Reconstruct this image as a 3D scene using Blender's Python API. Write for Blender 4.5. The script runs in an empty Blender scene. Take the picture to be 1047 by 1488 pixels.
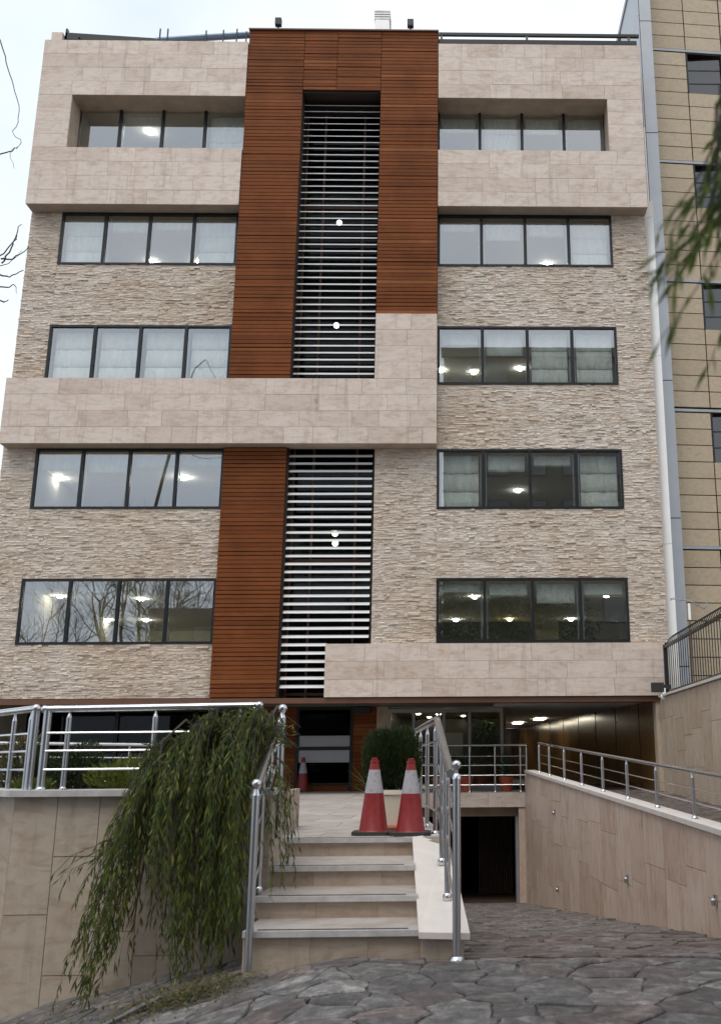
import bpy, bmesh, math, random
from mathutils import Vector, Matrix
R = random.Random(7)
PI = math.pi
sc = bpy.context.scene
C = sc.collection

# ------------------------------------------------------------------ camera
cam = bpy.data.cameras.new('camera')
co = bpy.data.objects.new('camera', cam); C.objects.link(co); sc.camera = co
pitch, roll, yaw = .2511, -.007, .0238
right0 = Vector((math.cos(yaw), -math.sin(yaw), 0))
fwd = Vector((math.sin(yaw)*math.cos(pitch), math.cos(yaw)*math.cos(pitch), math.sin(pitch)))
up0 = right0.cross(fwd)
right = math.cos(roll)*right0 + math.sin(roll)*up0
up = -math.sin(roll)*right0 + math.cos(roll)*up0
co.matrix_world = Matrix((right, up, -fwd)).transposed().to_4x4()
cam.sensor_fit = 'AUTO'; cam.sensor_width = 36
cam.lens = 36*1420/1488
cam.shift_x = (523.5-695)/1488
cam.clip_start = .05; cam.clip_end = 2000
cam.dof.use_dof = True; cam.dof.focus_distance = 18; cam.dof.aperture_fstop = 3.5

# ------------------------------------------------------------------ sky, sun, exposure
w = bpy.data.worlds.new('World'); sc.world = w; w.use_nodes = True
nt = w.node_tree; nt.nodes.clear()
sky = nt.nodes.new('ShaderNodeTexSky'); sky.sky_type = 'NISHITA'; sky.sun_disc = False
SUN_EL, SUN_ROT = math.radians(64), math.radians(200)
sky.sun_elevation = SUN_EL; sky.sun_rotation = SUN_ROT; sky.dust_density = 3
hs = nt.nodes.new('ShaderNodeHueSaturation'); hs.inputs['Saturation'].default_value = .35
tc = nt.nodes.new('ShaderNodeTexCoord')
nz = nt.nodes.new('ShaderNodeTexNoise'); nz.inputs['Scale'].default_value = 1.6; nz.inputs['Detail'].default_value = 5
cr = nt.nodes.new('ShaderNodeValToRGB')
cr.color_ramp.elements[0].position = .42; cr.color_ramp.elements[0].color = (6.2, 7.1, 8.2, 1)
cr.color_ramp.elements[1].position = .72; cr.color_ramp.elements[1].color = (10.8, 11.1, 11.3, 1)
mx = nt.nodes.new('ShaderNodeMix'); mx.data_type = 'RGBA'; mx.inputs[0].default_value = .85
bg = nt.nodes.new('ShaderNodeBackground'); bg.inputs['Strength'].default_value = .098
wo = nt.nodes.new('ShaderNodeOutputWorld')
L = nt.links.new
L(sky.outputs[0], hs.inputs['Color']); L(tc.outputs['Generated'], nz.inputs['Vector']); L(nz.outputs['Fac'], cr.inputs[0])
L(hs.outputs[0], mx.inputs[6]); L(cr.outputs[0], mx.inputs[7]); L(mx.outputs[2], bg.inputs['Color']); L(bg.outputs[0], wo.inputs[0])
sl = bpy.data.lights.new('sun', 'SUN'); sl.energy = 1.45; sl.angle = math.radians(38); sl.color = (1, .92, .82)
so = bpy.data.objects.new('sun', sl); C.objects.link(so)
# sun behind the photographer's left shoulder, above the clouds
sd = Vector((math.sin(SUN_ROT)*math.cos(SUN_EL), math.cos(SUN_ROT)*math.cos(SUN_EL), math.sin(SUN_EL)))
so.rotation_euler = sd.to_track_quat('Z', 'Y').to_euler()
sc.view_settings.view_transform = 'Standard'; sc.view_settings.look = 'None'
sc.view_settings.exposure = .47; sc.view_settings.gamma = 1
try:
    sc.cycles.use_denoising = True
    sc.cycles.max_bounces = 8; sc.cycles.transparent_max_bounces = 16
except Exception: pass

# ------------------------------------------------------------------ materials
class NT:
    def __init__(s, name):
        s.m = bpy.data.materials.new(name); s.m.use_nodes = True
        s.t = s.m.node_tree; s.b = s.t.nodes['Principled BSDF']; s.out = s.t.nodes['Material Output']
        s.geo = None
    def n(s, typ, **kw):
        x = s.t.nodes.new('ShaderNode'+typ)
        for k, v in kw.items():
            if k in x.inputs: x.inputs[k].default_value = v
            else: setattr(x, k, v)
        return x
    def l(s, a, b): s.t.links.new(a, b)
    def pos(s, sx=1, sy=1, sz=1, jitter=False):
        if s.geo is None: s.geo = s.n('NewGeometry')
        mp = s.n('Mapping'); mp.inputs['Scale'].default_value = (sx, sy, sz)
        s.l(s.geo.outputs['Position'], mp.inputs['Vector'])
        if jitter:
            oi = s.n('ObjectInfo'); mu = s.n('Math', operation='MULTIPLY'); mu.inputs[1].default_value = 37
            s.l(oi.outputs['Random'], mu.inputs[0]); s.l(mu.outputs[0], mp.inputs['Location'])
        return mp.outputs[0]
    def noise(s, vec, scale, detail=4, rough=.55, dist=0):
        x = s.n('TexNoise'); x.inputs['Scale'].default_value = scale; x.inputs['Detail'].default_value = detail
        x.inputs['Roughness'].default_value = rough; x.inputs['Distortion'].default_value = dist
        s.l(vec, x.inputs['Vector']); return x.outputs['Fac']
    def ramp(s, fac, stops):
        r = s.n('ValToRGB'); e = r.color_ramp.elements
        while len(e) < len(stops): e.new(.5)
        for k, (p, c) in enumerate(stops):
            e[k].position = p; e[k].color = (c, c, c, 1) if not isinstance(c, tuple) else (*c, 1)
        s.l(fac, r.inputs[0]); return r.outputs[0]
    def mix(s, a, b, fac, blend='MIX'):
        x = s.n('Mix', data_type='RGBA', blend_type=blend)
        for sock, v in ((x.inputs[0], fac), (x.inputs[6], a), (x.inputs[7], b)):
            if isinstance(v, (int, float)): sock.default_value = v
            elif isinstance(v, tuple): sock.default_value = (*v, 1)
            else: s.l(v, sock)
        return x.outputs[2]
    def bump(s, h, strength=.3, dist=.01):
        b = s.n('Bump'); b.inputs['Strength'].default_value = strength; b.inputs['Distance'].default_value = dist
        s.l(h, b.inputs['Height']); s.l(b.outputs[0], s.b.inputs['Normal'])
    def col(s, c):
        if isinstance(c, tuple): s.b.inputs['Base Color'].default_value = (*c, 1)
        else: s.l(c, s.b.inputs['Base Color'])
    def set(s, rough=.6, metal=0, spec=None):
        if isinstance(rough, (int, float)): s.b.inputs['Roughness'].default_value = rough
        else: s.l(rough, s.b.inputs['Roughness'])
        s.b.inputs['Metallic'].default_value = metal
        if spec is not None: s.b.inputs['Specular IOR Level'].default_value = spec
        return s.m

M = {}
def simple(name, c, rough=.6, metal=0, var=.12, scale=3, bump=0, spec=None):
    t = NT(name); p = t.pos()
    a = tuple(max(0, x*(1-var)) for x in c); b = tuple(min(1, x*(1+var)) for x in c)
    n = t.noise(p, scale, 6)
    t.col(t.ramp(n, [(.3, a), (.7, b)]))
    if bump: t.bump(t.noise(p, scale*12, 4), bump, .01)
    M[name] = t.set(rough, metal, spec); return M[name]

def travertine(name, c1, c2, stain=.25, vertical=False, rough=.55):
    t = NT(name)
    oi = t.n('ObjectInfo')
    base = t.ramp(oi.outputs['Random'], [(0, c1), (.45, c2), (.8, tuple(x*1.04 for x in c2)), (1, tuple(a*.6+b*.38 for a, b in zip(c1, c2)))])
    p = t.pos(1, 1, 1, True)
    sx = (6, 6, 1.2) if vertical else (1.4, 1.4, 5)
    pv = t.pos(*sx, True)
    veins = t.ramp(t.noise(pv, 1.6, 8, .62, 1.2), [(.32, (.74, .66, .6)), (.5, (.98, .96, .95)), (.7, (1.05, 1.04, 1.03))])
    c = t.mix(base, veins, .75, 'MULTIPLY')
    blot = t.ramp(t.noise(p, 3.2, 7, .65), [(.36, (.8, .72, .66)), (.52, 1.0)])
    c = t.mix(c, blot, .6, 'MULTIPLY')
    pits = t.ramp(t.noise(p, 45, 3, .6), [(.28, .55), (.36, 1.0)])
    c = t.mix(c, pits, .5, 'MULTIPLY')
    g = t.pos(5.5, 5.5, .35)                     # long run-down dirt streaks
    st = t.ramp(t.noise(g, 1.3, 6, .7, .3), [(.28, .45), (.44, 1.0)])
    c = t.mix(c, st, stain, 'MULTIPLY')
    t.col(c); t.bump(t.noise(p, 30, 6), .25, .006)
    M[name] = t.set(rough); return M[name]

travertine('travertine', (.55, .458, .39), (.615, .53, .465), .5)
travertine('ramp_stone', (.56, .42, .335), (.63, .505, .42), .45, True)
travertine('side_stone', (.47, .375, .285), (.54, .45, .355), .4, True)
travertine('wall_stone', (.43, .36, .29), (.46, .395, .325), .35)
travertine('floor_stone', (.36, .33, .31), (.42, .39, .37), .3)
travertine('riser_stone', (.44, .36, .28), (.46, .38, .31), .35)
simple('joint', (.32, .275, .235), .9)
simple('cheek_stone', (.66, .61, .57), .5, var=.06, scale=6)
simple('nosing_stone', (.47, .455, .45), .5, var=.18, scale=9)
simple('grip', (.07, .055, .05), .9)
simple('soffit_stone', (.42, .34, .27), .7, var=.15)

def ledge():
    t = NT('ledge_stone'); g = t.n('NewGeometry')
    base = t.ramp(g.outputs['Random Per Island'], [(0, (.52, .44, .37)), (.12, (.69, .61, .53)), (.3, (.62, .53, .45)), (.5, (.78, .71, .63)), (.7, (.66, .58, .51)), (.88, (.75, .66, .58)), (.94, (.58, .44, .33)), (1, (.46, .40, .34))])
    t.t.nodes[-1]
    p = t.pos(1, 1, 2.5)
    c = t.mix(base, t.ramp(t.noise(p, 9, 8, .7), [(.3, (.80, .75, .70)), (.55, 1.0), (.75, (1.08, 1.08, 1.06))]), .8, 'MULTIPLY')
    big = t.pos(.5, .5, .5)
    c = t.mix(c, t.ramp(t.noise(big, 1.2, 5), [(.35, (.88, .82, .75)), (.6, 1.0)]), .8, 'MULTIPLY')
    t.col(c); t.bump(t.noise(p, 20, 8, .7), .8, .03); M['ledge_stone'] = t.set(.85)
ledge()

def wood(name, c1, c2, c3):
    t = NT(name); oi = t.n('ObjectInfo')
    base = t.ramp(oi.outputs['Random'], [(0, c1), (.5, c2), (.9, c2), (1, c3)])
    p = t.pos(1.1, 1, 26, True)
    grain = t.ramp(t.noise(p, 3, 8, .65, .6), [(.28, .5), (.5, .95), (.75, 1.25)])
    c = t.mix(base, grain, .8, 'MULTIPLY')
    big = t.pos(1.2, 1, .8)
    c = t.mix(c, t.ramp(t.noise(big, 1.1, 5), [(.32, .66), (.6, 1.0)]), .7, 'MULTIPLY')
    t.col(c); t.bump(t.noise(p, 6, 5), .25, .004)
    M[name] = t.set(.7, 0, .15)
wood('cladding_wood', (.155, .045, .014), (.20, .061, .018), (.28, .10, .036))
simple('dark_backing', (.022, .010, .006), .8)
simple('black_metal', (.014, .016, .017), .35, .3, spec=.5)
simple('black_plastic', (.02, .02, .021), .6)
simple('brown_trim', (.13, .06, .035), .45)
simple('steel', (.56, .57, .60), .3, 1.0, var=.05)
simple('polished_steel', (.62, .63, .65), .24, 1.0, var=.1, scale=18)
simple('louvre_metal', (.72, .73, .74), .5, .1, var=.05)
simple('grey_panel', (.37, .385, .41), .35, .3, var=.04)
simple('white_panel', (.90, .90, .90), .4, 0, var=.03)
simple('belt_metal', (.33, .34, .36), .4, .3)
simple('white_paint', (.74, .73, .70), .8, var=.04)
simple('cream_paint', (.62, .60, .46), .8, var=.04)
simple('ceiling_tile', (.78, .77, .74), .85, var=.03)
simple('office_floor', (.25, .22, .19), .5)
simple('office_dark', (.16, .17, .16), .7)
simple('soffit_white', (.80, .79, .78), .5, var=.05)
simple('tunnel_stone', (.14, .075, .028), .2, var=.35, scale=1.5, spec=.7)
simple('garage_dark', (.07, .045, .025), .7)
simple('concrete', (.24, .23, .22), .9, var=.25, scale=2, bump=.4)
simple('kerb_paint', (.13, .125, .115), .8, var=.35, scale=9, bump=.3)
simple('terracotta', (.42, .09, .035), .75, var=.15, scale=8)
simple('soil', (.035, .026, .019), 1)
simple('chimney_metal', (.55, .56, .56), .5, .4)
simple('blue_steel', (.13, .18, .25), .5, .3)
simple('cream_plastic', (.74, .68, .56), .45, var=.06)
simple('bark', (.06, .05, .042), .95, var=.4, scale=14, bump=.6)
simple('facing_render', (.23, .21, .18), .9, var=.15, scale=1)
simple('tower_tan', (.13, .12, .095), .8, var=.1)
simple('dark_render', (.07, .075, .07), .85, var=.15)
simple('asphalt', (.05, .05, .05), .9, var=.3, scale=6, bump=.4)

def neighbour():
    t = NT('neighbour_stone'); p = t.pos(1, 1, 1, True); oi = t.n('ObjectInfo')
    base = t.ramp(oi.outputs['Random'], [(0, (.41, .325, .22)), (1, (.455, .37, .26))])
    dg = t.pos(2.2, 1, 3.2, True)
    c = t.mix(base, t.ramp(t.noise(dg, 2.4, 8, .68, 1.6), [(.34, (.74, .66, .58)), (.55, 1.0), (.72, (1.1, 1.06, 1.0))]), .55, 'MULTIPLY')
    t.col(c); M['neighbour_stone'] = t.set(.5)
neighbour()

def paving(name, cols):
    t = NT(name); oi = t.n('ObjectInfo')
    base = t.ramp(oi.outputs['Random'], [(i/(len(cols)-1), c) for i, c in enumerate(cols)])
    p = t.pos(1, 1, 1, True)
    c = t.mix(base, t.ramp(t.noise(p, 5, 9, .7, .8), [(.32, (.5, .48, .48)), (.5, .95), (.66, (2.1, 2.1, 2.08))]), .95, 'MULTIPLY')
    c = t.mix(c, t.ramp(t.noise(t.pos(7, 2.5, 3), 2.2, 8, .7, 1.5), [(.40, .65), (.5, 1.0), (.63, 1.5)]), .5, 'MULTIPLY')
    t.col(c); t.bump(t.noise(p, 16, 10, .74, .4), .7, .02)
    M[name] = t.set(t.ramp(t.noise(p, 4, 4), [(.3, .45), (.7, .85)]))
paving('flagstone', [(.10, .095, .092), (.08, .073, .07), (.12, .114, .11), (.098, .075, .07), (.155, .148, .142), (.09, .086, .084), (.11, .08, .073), (.19, .183, .176)])
paving('ramp_flagstone', [(.08, .068, .063), (.105, .08, .073), (.12, .11, .104), (.088, .067, .061), (.15, .14, .133)])
def mortar():
    t = NT('mortar'); p = t.pos()
    c = t.ramp(t.noise(p, 2.2, 8, .7), [(.3, (.06, .055, .05)), (.5, (.12, .115, .108)), (.66, (.26, .25, .24))])
    t.col(c); t.bump(t.noise(p, 30, 8, .7), .8, .02); M['mortar'] = t.set(.9)
mortar()

def glass(name, tint, ior, rough=0.0):
    m = bpy.data.materials.new(name); m.use_nodes = True; t = m.node_tree; t.nodes.clear()
    o = t.nodes.new('ShaderNodeOutputMaterial'); f = t.nodes.new('ShaderNodeFresnel'); f.inputs[0].default_value = ior
    tr = t.nodes.new('ShaderNodeBsdfTransparent'); tr.inputs[0].default_value = (*tint, 1)
    gl = t.nodes.new('ShaderNodeBsdfGlossy'); gl.inputs['Roughness'].default_value = rough; gl.inputs[0].default_value = (.97, .98, 1, 1)
    mx = t.nodes.new('ShaderNodeMixShader')
    g = t.nodes.new('ShaderNodeNewGeometry'); n = t.nodes.new('ShaderNodeTexNoise'); n.inputs['Scale'].default_value = .9; n.inputs['Detail'].default_value = 1
    b = t.nodes.new('ShaderNodeBump'); b.inputs['Strength'].default_value = .05; b.inputs['Distance'].default_value = .012
    t.links.new(g.outputs['Position'], n.inputs['Vector']); t.links.new(n.outputs['Fac'], b.inputs['Height'])
    t.links.new(b.outputs[0], gl.inputs['Normal'])
    iv = t.nodes.new('ShaderNodeMath'); iv.operation = 'SUBTRACT'; iv.inputs[0].default_value = 1; t.links.new(g.outputs['Backfacing'], iv.inputs[1])
    mu = t.nodes.new('ShaderNodeMath'); mu.operation = 'MULTIPLY'; t.links.new(f.outputs[0], mu.inputs[0]); t.links.new(iv.outputs[0], mu.inputs[1])
    t.links.new(mu.outputs[0], mx.inputs[0]); t.links.new(tr.outputs[0], mx.inputs[1]); t.links.new(gl.outputs[0], mx.inputs[2]); t.links.new(mx.outputs[0], o.inputs[0])
    M[name] = m
glass('window_glass', (.90, .93, .91), 3.5)
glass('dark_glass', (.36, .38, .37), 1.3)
glass('door_glass', (.88, .90, .84), 1.5)
glass('blue_glass', (.15, .17, .22), 1.9)

def blind():
    t = NT('blind_fabric'); p = t.pos(4, 1, 1)
    t.col(t.ramp(t.noise(p, 3, 6), [(.3, (.62, .62, .61)), (.7, (.80, .80, .79))]))
    t.bump(t.noise(t.pos(3, 1, 1.4), 2.2, 4, .5, 1.5), .7, .05)
    t.b.inputs['Transmission Weight'].default_value = 0
    M['blind_fabric'] = t.set(.9)
blind()
def emit(name, c, s):
    t = NT(name); t.b.inputs['Base Color'].default_value = (*c, 1); t.b.inputs['Emission Color'].default_value = (*c, 1)
    t.b.inputs['Emission Strength'].default_value = s; M[name] = t.m
emit('lamp_white', (1, .97, .88), 60); emit('lamp_warm', (1, .78, .42), 45); emit('lamp_bright', (1, .95, .80), 170); emit('stair_glow', (1, .93, .75), 24); emit('tube_light', (1, .93, .75), 6)

def foliage(name, cols, transl=.35):
    t = NT(name); g = t.n('NewGeometry')
    c = t.ramp(g.outputs['Random Per Island'], [(i/(len(cols)-1), k) for i, k in enumerate(cols)])
    t.col(c); t.set(.55, 0, .3)
    tl = t.n('BsdfTranslucent'); t.l(c, tl.inputs[0]); ms = t.n('MixShader'); ms.inputs[0].default_value = transl
    t.l(t.b.outputs[0], ms.inputs[1]); t.l(tl.outputs[0], ms.inputs[2]); t.l(ms.outputs[0], t.out.inputs[0]); M[name] = t.m
foliage('willow_leaf', [(.04, .075, .016), (.10, .15, .022), (.06, .10, .018), (.16, .19, .03), (.045, .08, .02), (.22, .23, .035), (.08, .13, .024), (.03, .055, .02), (.28, .25, .045), (.07, .12, .02), (.05, .09, .02)], .5)
foliage('fresh_leaf', [(.06, .11, .02), (.13, .18, .03), (.08, .13, .022), (.20, .24, .045)], .5)
foliage('thuja_leaf', [(.014, .026, .008), (.025, .042, .010), (.035, .052, .012), (.018, .034, .012)], .15)
foliage('yucca_leaf', [(.03, .06, .035), (.05, .09, .05), (.04, .075, .03)], .2)
foliage('shrub_leaf', [(.10, .13, .02), (.16, .18, .03), (.07, .10, .02), (.20, .20, .04)], .35)
foliage('litter_leaf', [(.09, .06, .025), (.05, .06, .02), (.14, .11, .035), (.03, .05, .04), (.20, .16, .05)], .1)

def cone_mat(name, c, rough=.45):
    t = NT(name); p = t.pos()
    t.col(t.mix(c, t.ramp(t.noise(p, 22, 8, .7), [(.34, (.35, .32, .3)), (.48, 1.0)]), .6, 'MULTIPLY')); M[name] = t.set(rough)
cone_mat('cone_red', (.22, .011, .010)); cone_mat('cone_white', (.36, .35, .38), .5); cone_mat('rubber', (.035, .035, .034), .8)

# ------------------------------------------------------------------ mesh helpers
class MB:
    def __init__(s): s.v = []; s.f = []
    def add(s, vs, fs):
        o = len(s.v); s.v += [tuple(v) for v in vs]; s.f += [tuple(i+o for i in f) for f in fs]; return s
    def box(s, x0, x1, y0, y1, z0, z1):
        return s.hexa([(x0,y0,z0),(x1,y0,z0),(x1,y1,z0),(x0,y1,z0),(x0,y0,z1),(x1,y0,z1),(x1,y1,z1),(x0,y1,z1)])
    def hexa(s, p):
        return s.add(p, [(0,3,2,1),(4,5,6,7),(0,1,5,4),(1,2,6,5),(2,3,7,6),(3,0,4,7)])
    def prism(s, low, high):
        n = len(low)
        return s.add(list(low)+list(high), [tuple(range(n))[::-1], tuple(range(n, 2*n))]+[(i, (i+1) % n, n+(i+1) % n, n+i) for i in range(n)])
    def tube(s, pts, r, n=8, caps=True):
        pts = [Vector(p) for p in pts]; rs = r if isinstance(r, (list, tuple)) else [r]*len(pts)
        ring = []; prev = None
        for i, p in enumerate(pts):
            d = (pts[min(i+1, len(pts)-1)]-pts[max(i-1, 0)]).normalized()
            a = d.cross(Vector((0, 0, 1)) if abs(d.z) < .95 else Vector((0, 1, 0))).normalized() if prev is None else (prev-d*prev.dot(d)).normalized()
            prev = a; b = d.cross(a)
            ring.append([p+(a*math.cos(t*2*PI/n)+b*math.sin(t*2*PI/n))*rs[i] for t in range(n)])
        vs = [q for rg in ring for q in rg]
        fs = [(i*n+k, i*n+(k+1) % n, (i+1)*n+(k+1) % n, (i+1)*n+k) for i in range(len(pts)-1) for k in range(n)]
        if caps: fs += [tuple(range(n))[::-1], tuple((len(pts)-1)*n+k for k in range(n))]
        return s.add(vs, fs)
    def lathe(s, prof, cx, cy, cz, n=24):
        vs = []; fs = []
        for r, z in prof:
            vs += [(cx+r*math.cos(k*2*PI/n), cy+r*math.sin(k*2*PI/n), cz+z) for k in range(n)]
        m = len(prof)
        fs = [(i*n+k, i*n+(k+1) % n, (i+1)*n+(k+1) % n, (i+1)*n+k) for i in range(m-1) for k in range(n)]
        fs += [tuple(range(n))[::-1], tuple((m-1)*n+k for k in range(n))]
        return s.add(vs, fs)
    def ball(s, c, r, n=12):
        return s.lathe([(max(r*math.sin(a*PI/8), 1e-4), -r*math.cos(a*PI/8)) for a in range(9)], *c, n)
    def build(s, name, mat, parent=None, smooth=False, stuff=False):
        me = bpy.data.meshes.new(name)
        off = Vector(parent_loc(parent))
        me.from_pydata([tuple(Vector(v)-off) for v in s.v], [], s.f); me.update()
        if smooth:
            me.polygons.foreach_set('use_smooth', [True]*len(me.polygons))
            try: me.set_sharp_from_angle(angle=math.radians(40))
            except Exception: pass
        me.materials.append(M[mat] if isinstance(mat, str) else mat)
        o = bpy.data.objects.new(name, me); C.objects.link(o)
        if parent: o.parent = parent
        if stuff: o['kind'] = 'stuff'
        return o
def parent_loc(p):
    v = Vector((0, 0, 0))
    while p is not None: v = v+p.location; p = p.parent
    return v
def thing(name, label, cat, loc=(0, 0, 0), group=None):
    o = bpy.data.objects.new(name, None); C.objects.link(o); o.location = loc; o.empty_display_size = .2
    o['label'] = label; o['category'] = cat
    if group: o['group'] = group
    return o
def tag(o, label, cat, group=None):
    o['label'] = label; o['category'] = cat
    if group: o['group'] = group
    return o
def struct(o): o['kind'] = 'structure'; return o
_unit = {}
def piece(name, mat, parent, x0, x1, y0, y1, z0, z1, rot=0):
    """one block of a repeated kind: all share a unit mesh, scaled to size"""
    if mat not in _unit:
        me = bpy.data.meshes.new(mat+'_block'); b = MB().box(-.5, .5, -.5, .5, -.5, .5)
        me.from_pydata(b.v, [], b.f); me.materials.append(M[mat]); _unit[mat] = me
    o = bpy.data.objects.new(name, _unit[mat]); C.objects.link(o)
    o.parent = parent; o.location = Vector(((x0+x1)/2, (y0+y1)/2, (z0+z1)/2))-parent_loc(parent)
    o.scale = (x1-x0, y1-y0, z1-z0)
    if rot: o.rotation_euler = (0, 0, rot)
    return o
def tiles(parent, name, mat, x0, x1, z0, z1, y, rowh, wr=(.55, 1.35), gap=.005, th=.03, seed=None):
    rr = random.Random(seed if seed is not None else int(x0*100+z0*17+999))
    rows = max(1, round((z1-z0)/rowh)); h = (z1-z0)/rows
    for r in range(rows):
        x = x0
        while x < x1-.001:
            wd = rr.uniform(*wr)
            if x1-(x+wd) < wr[0]*.6: wd = x1-x
            d = rr.uniform(-.0025, .0025)
            piece(name, mat, parent, x+gap/2, x+wd-gap/2, y+d, y+th+d, z0+r*h+gap/2, z0+(r+1)*h-gap/2)
            x += wd

# ------------------------------------------------------------------ ground
def gz(x, y):
    z = -1.405
    if x < -.9: z -= .22*(-.9-x)
    if y > 7.7 and x > -.6:
        z -= .105*(y-7.7)
    return z
def ground_mesh():
    b = MB()
    xs = [-300, -60, -20, -8, -6, -5, -4.4]+[-4+.25*i for i in range(0, 33)]+[4.4, 6, 10, 20, 60, 300]
    ys = [-300, -60, -20, -8, -2]+[0+.4*i for i in range(1, 60)]+[24.5, 30, 45, 60, 300]
    def hz(x, y):
        if x < -4.4: return gz(-4.4, y)-.012*(min(-x, 60)-4.4)-.03
        if x > 4.2 or (x > 3.4 and y > 9): return -1.405-.03 if y < 7.7 else gz(3, min(y, 45))-.03
        return gz(x, min(y, 60))-.012
    n = len(xs)
    vs = [(x, y, hz(x, y)) for y in ys for x in xs]
    fs = [(j*n+i, j*n+i+1, (j+1)*n+i+1, (j+1)*n+i) for j in range(len(ys)-1) for i in range(n-1)]
    b.add(vs, fs)
    return struct(b.build('ground', 'mortar', None, True))
ground = ground_mesh()
road = MB().add([(-80, -13, -1.9), (80, -13, -1.9), (80, -2.2, -1.41), (-80, -2.2, -1.41)], [(0, 1, 2, 3)])

# irregular flagstones: jittered cells clipped against their neighbours
def clip(poly, nx, ny, c):
    out = []
    for i, p in enumerate(poly):
        q = poly[(i+1) % len(poly)]; a = p[0]*nx+p[1]*ny-c; b = q[0]*nx+q[1]*ny-c
        if a <= 0: out.append(p)
        if a*b < 0:
            t = a/(a-b); out.append((p[0]+(q[0]-p[0])*t, p[1]+(q[1]-p[1])*t))
    return out
def cells(x0, x1, y0, y1, sx, sy, seed, inset, dom):
    rr = random.Random(seed); nx = int((x1-x0)/sx)+1; ny = int((y1-y0)/sy)+1
    S = {(i, j): (x0+(i+.5+rr.uniform(-.42, .42))*sx, y0+(j+.5+rr.uniform(-.42, .42))*sy) for i in range(-2, nx+2) for j in range(-2, ny+2)}
    for key in list(S):
        if rr.random() < .16: del S[key]           # leaves room for bigger stones
    res = []
    for (i, j), (px, py) in S.items():
        if not dom(px, py): continue
        poly = [(px-1, py-1), (px+1, py-1), (px+1, py+1), (px-1, py+1)]
        for di in range(-3, 4):
            for dj in range(-3, 4):
                if (di or dj) and (i+di, j+dj) in S:
                    qx, qy = S[(i+di, j+dj)]; dx, dy = qx-px, qy-py; d = math.hypot(dx, dy)
                    poly = clip(poly, dx/d, dy/d, (dx*(px+qx)/2+dy*(py+qy)/2)/d-inset*rr.uniform(.5, 1.5))
                    if len(poly) < 3: break
            if len(poly) < 3: break
        if len(poly) >= 3: res.append(poly)
    return res
def stone_mesh(b, poly, rr, th=.014):
    # wobbly outline, chamfered upper edge
    pts = []
    for i, p in enumerate(poly):
        q = poly[(i+1) % len(poly)]; d = math.hypot(q[0]-p[0], q[1]-p[1])
        if d < .02: continue
        pts.append(p)
        k = 3 if d > .22 else 2 if d > .1 else 1
        for s in range(1, k):
            t = s/k; o = rr.uniform(-.016, .012); pts.append((p[0]+(q[0]-p[0])*t+(q[1]-p[1])/d*o, p[1]+(q[1]-p[1])*t-(q[0]-p[0])/d*o))
    if len(pts) < 3: return False
    cx = sum(p[0] for p in pts)/len(pts); cy = sum(p[1] for p in pts)/len(pts)
    tx, ty = rr.uniform(-.025, .025), rr.uniform(-.025, .025); h = rr.uniform(.001, th*.8)
    n = len(pts)
    lo = [(x, y, gz(x, y)-.03) for x, y in pts]
    mid = [(x, y, gz(x, y)-.006+h*.5+(x-cx)*tx+(y-cy)*ty) for x, y in pts]
    hi = [(cx+(x-cx)*.955, cy+(y-cy)*.955, gz(x, y)+h+(x-cx)*tx+(y-cy)*ty+rr.uniform(-.006, .006)) for x, y in pts]
    fs = []
    for i in range(n):
        j = (i+1) % n; fs += [(i, j, n+j, n+i), (n+i, n+j, 2*n+j, 2*n+i)]
    fs += [(2*n+i, 2*n+(i+1) % n, 3*n) for i in range(n)]
    b.add(lo+mid+hi+[(cx, cy, gz(cx, cy)+h+.004)], fs); return True
def ramp_x(y): return 2.55-.078*(y-10.1)
def dom_front(x, y):
    if y > 9.15: return False
    if x < -4.3 or x > 3.6: return False
    if y > 7.86 and -1.7 < x < .12: return False
    return y <= 7.9 or x < -1.7
def dom_ramp(x, y): return y > 7.9 and x > -.15-.11*(y-10)*0 and x > .1-.11*max(0, y-8) and x < ramp_x(y)-.02
rr = random.Random(3)
near = cells(-4.2, 3.2, 5.2, 9.2, .36, .30, 11, .006, dom_front)
far = cells(-1.6, 3.2, 7.7, 25, .34, .36, 12, .007, dom_ramp)
near.sort(key=lambda p: p[0][1]); far.sort(key=lambda p: p[0][1])
count = 0; rest = MB()
for k, (pl, mat) in enumerate([(p, 'flagstone') for p in near]+[(p, 'ramp_flagstone') for p in far]):
    if count < 296:
        b = MB()
        if stone_mesh(b, pl, rr): b.build('flagstone', mat, ground); count += 1
    else: stone_mesh(rest, pl, rr, .008)
rest.build('small_flagstones', 'ramp_flagstone', ground, stuff=True)
struct(road.build('road', 'asphalt'))

# kerb edge poking out of the sloping ground by the left wall
kb = MB().hexa([(-2.62, 6.95, gz(-2.62, 7)-.05), (-2.58, 6.93, gz(-2.58, 7)-.05), (-2.12, 7.75, gz(-2.1, 8)-.05), (-2.17, 7.82, gz(-2.17, 8)-.05),
                (-2.62, 6.95, gz(-2.62, 7)+.01), (-2.58, 6.93, gz(-2.58, 7)+.01), (-2.12, 7.75, gz(-2.1, 8)+.05), (-2.17, 7.82, gz(-2.17, 8)+.06)])
struct(kb.build('kerb', 'kerb_paint'))

# ------------------------------------------------------------------ the office building
B = thing('office_building', 'five storey office building with cream stone, red wood cladding and a central strip of louvres', 'building', (-2.9, 22, -.65))
XL, XR = -10.57, 4.78
YF = 22.0

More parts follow.
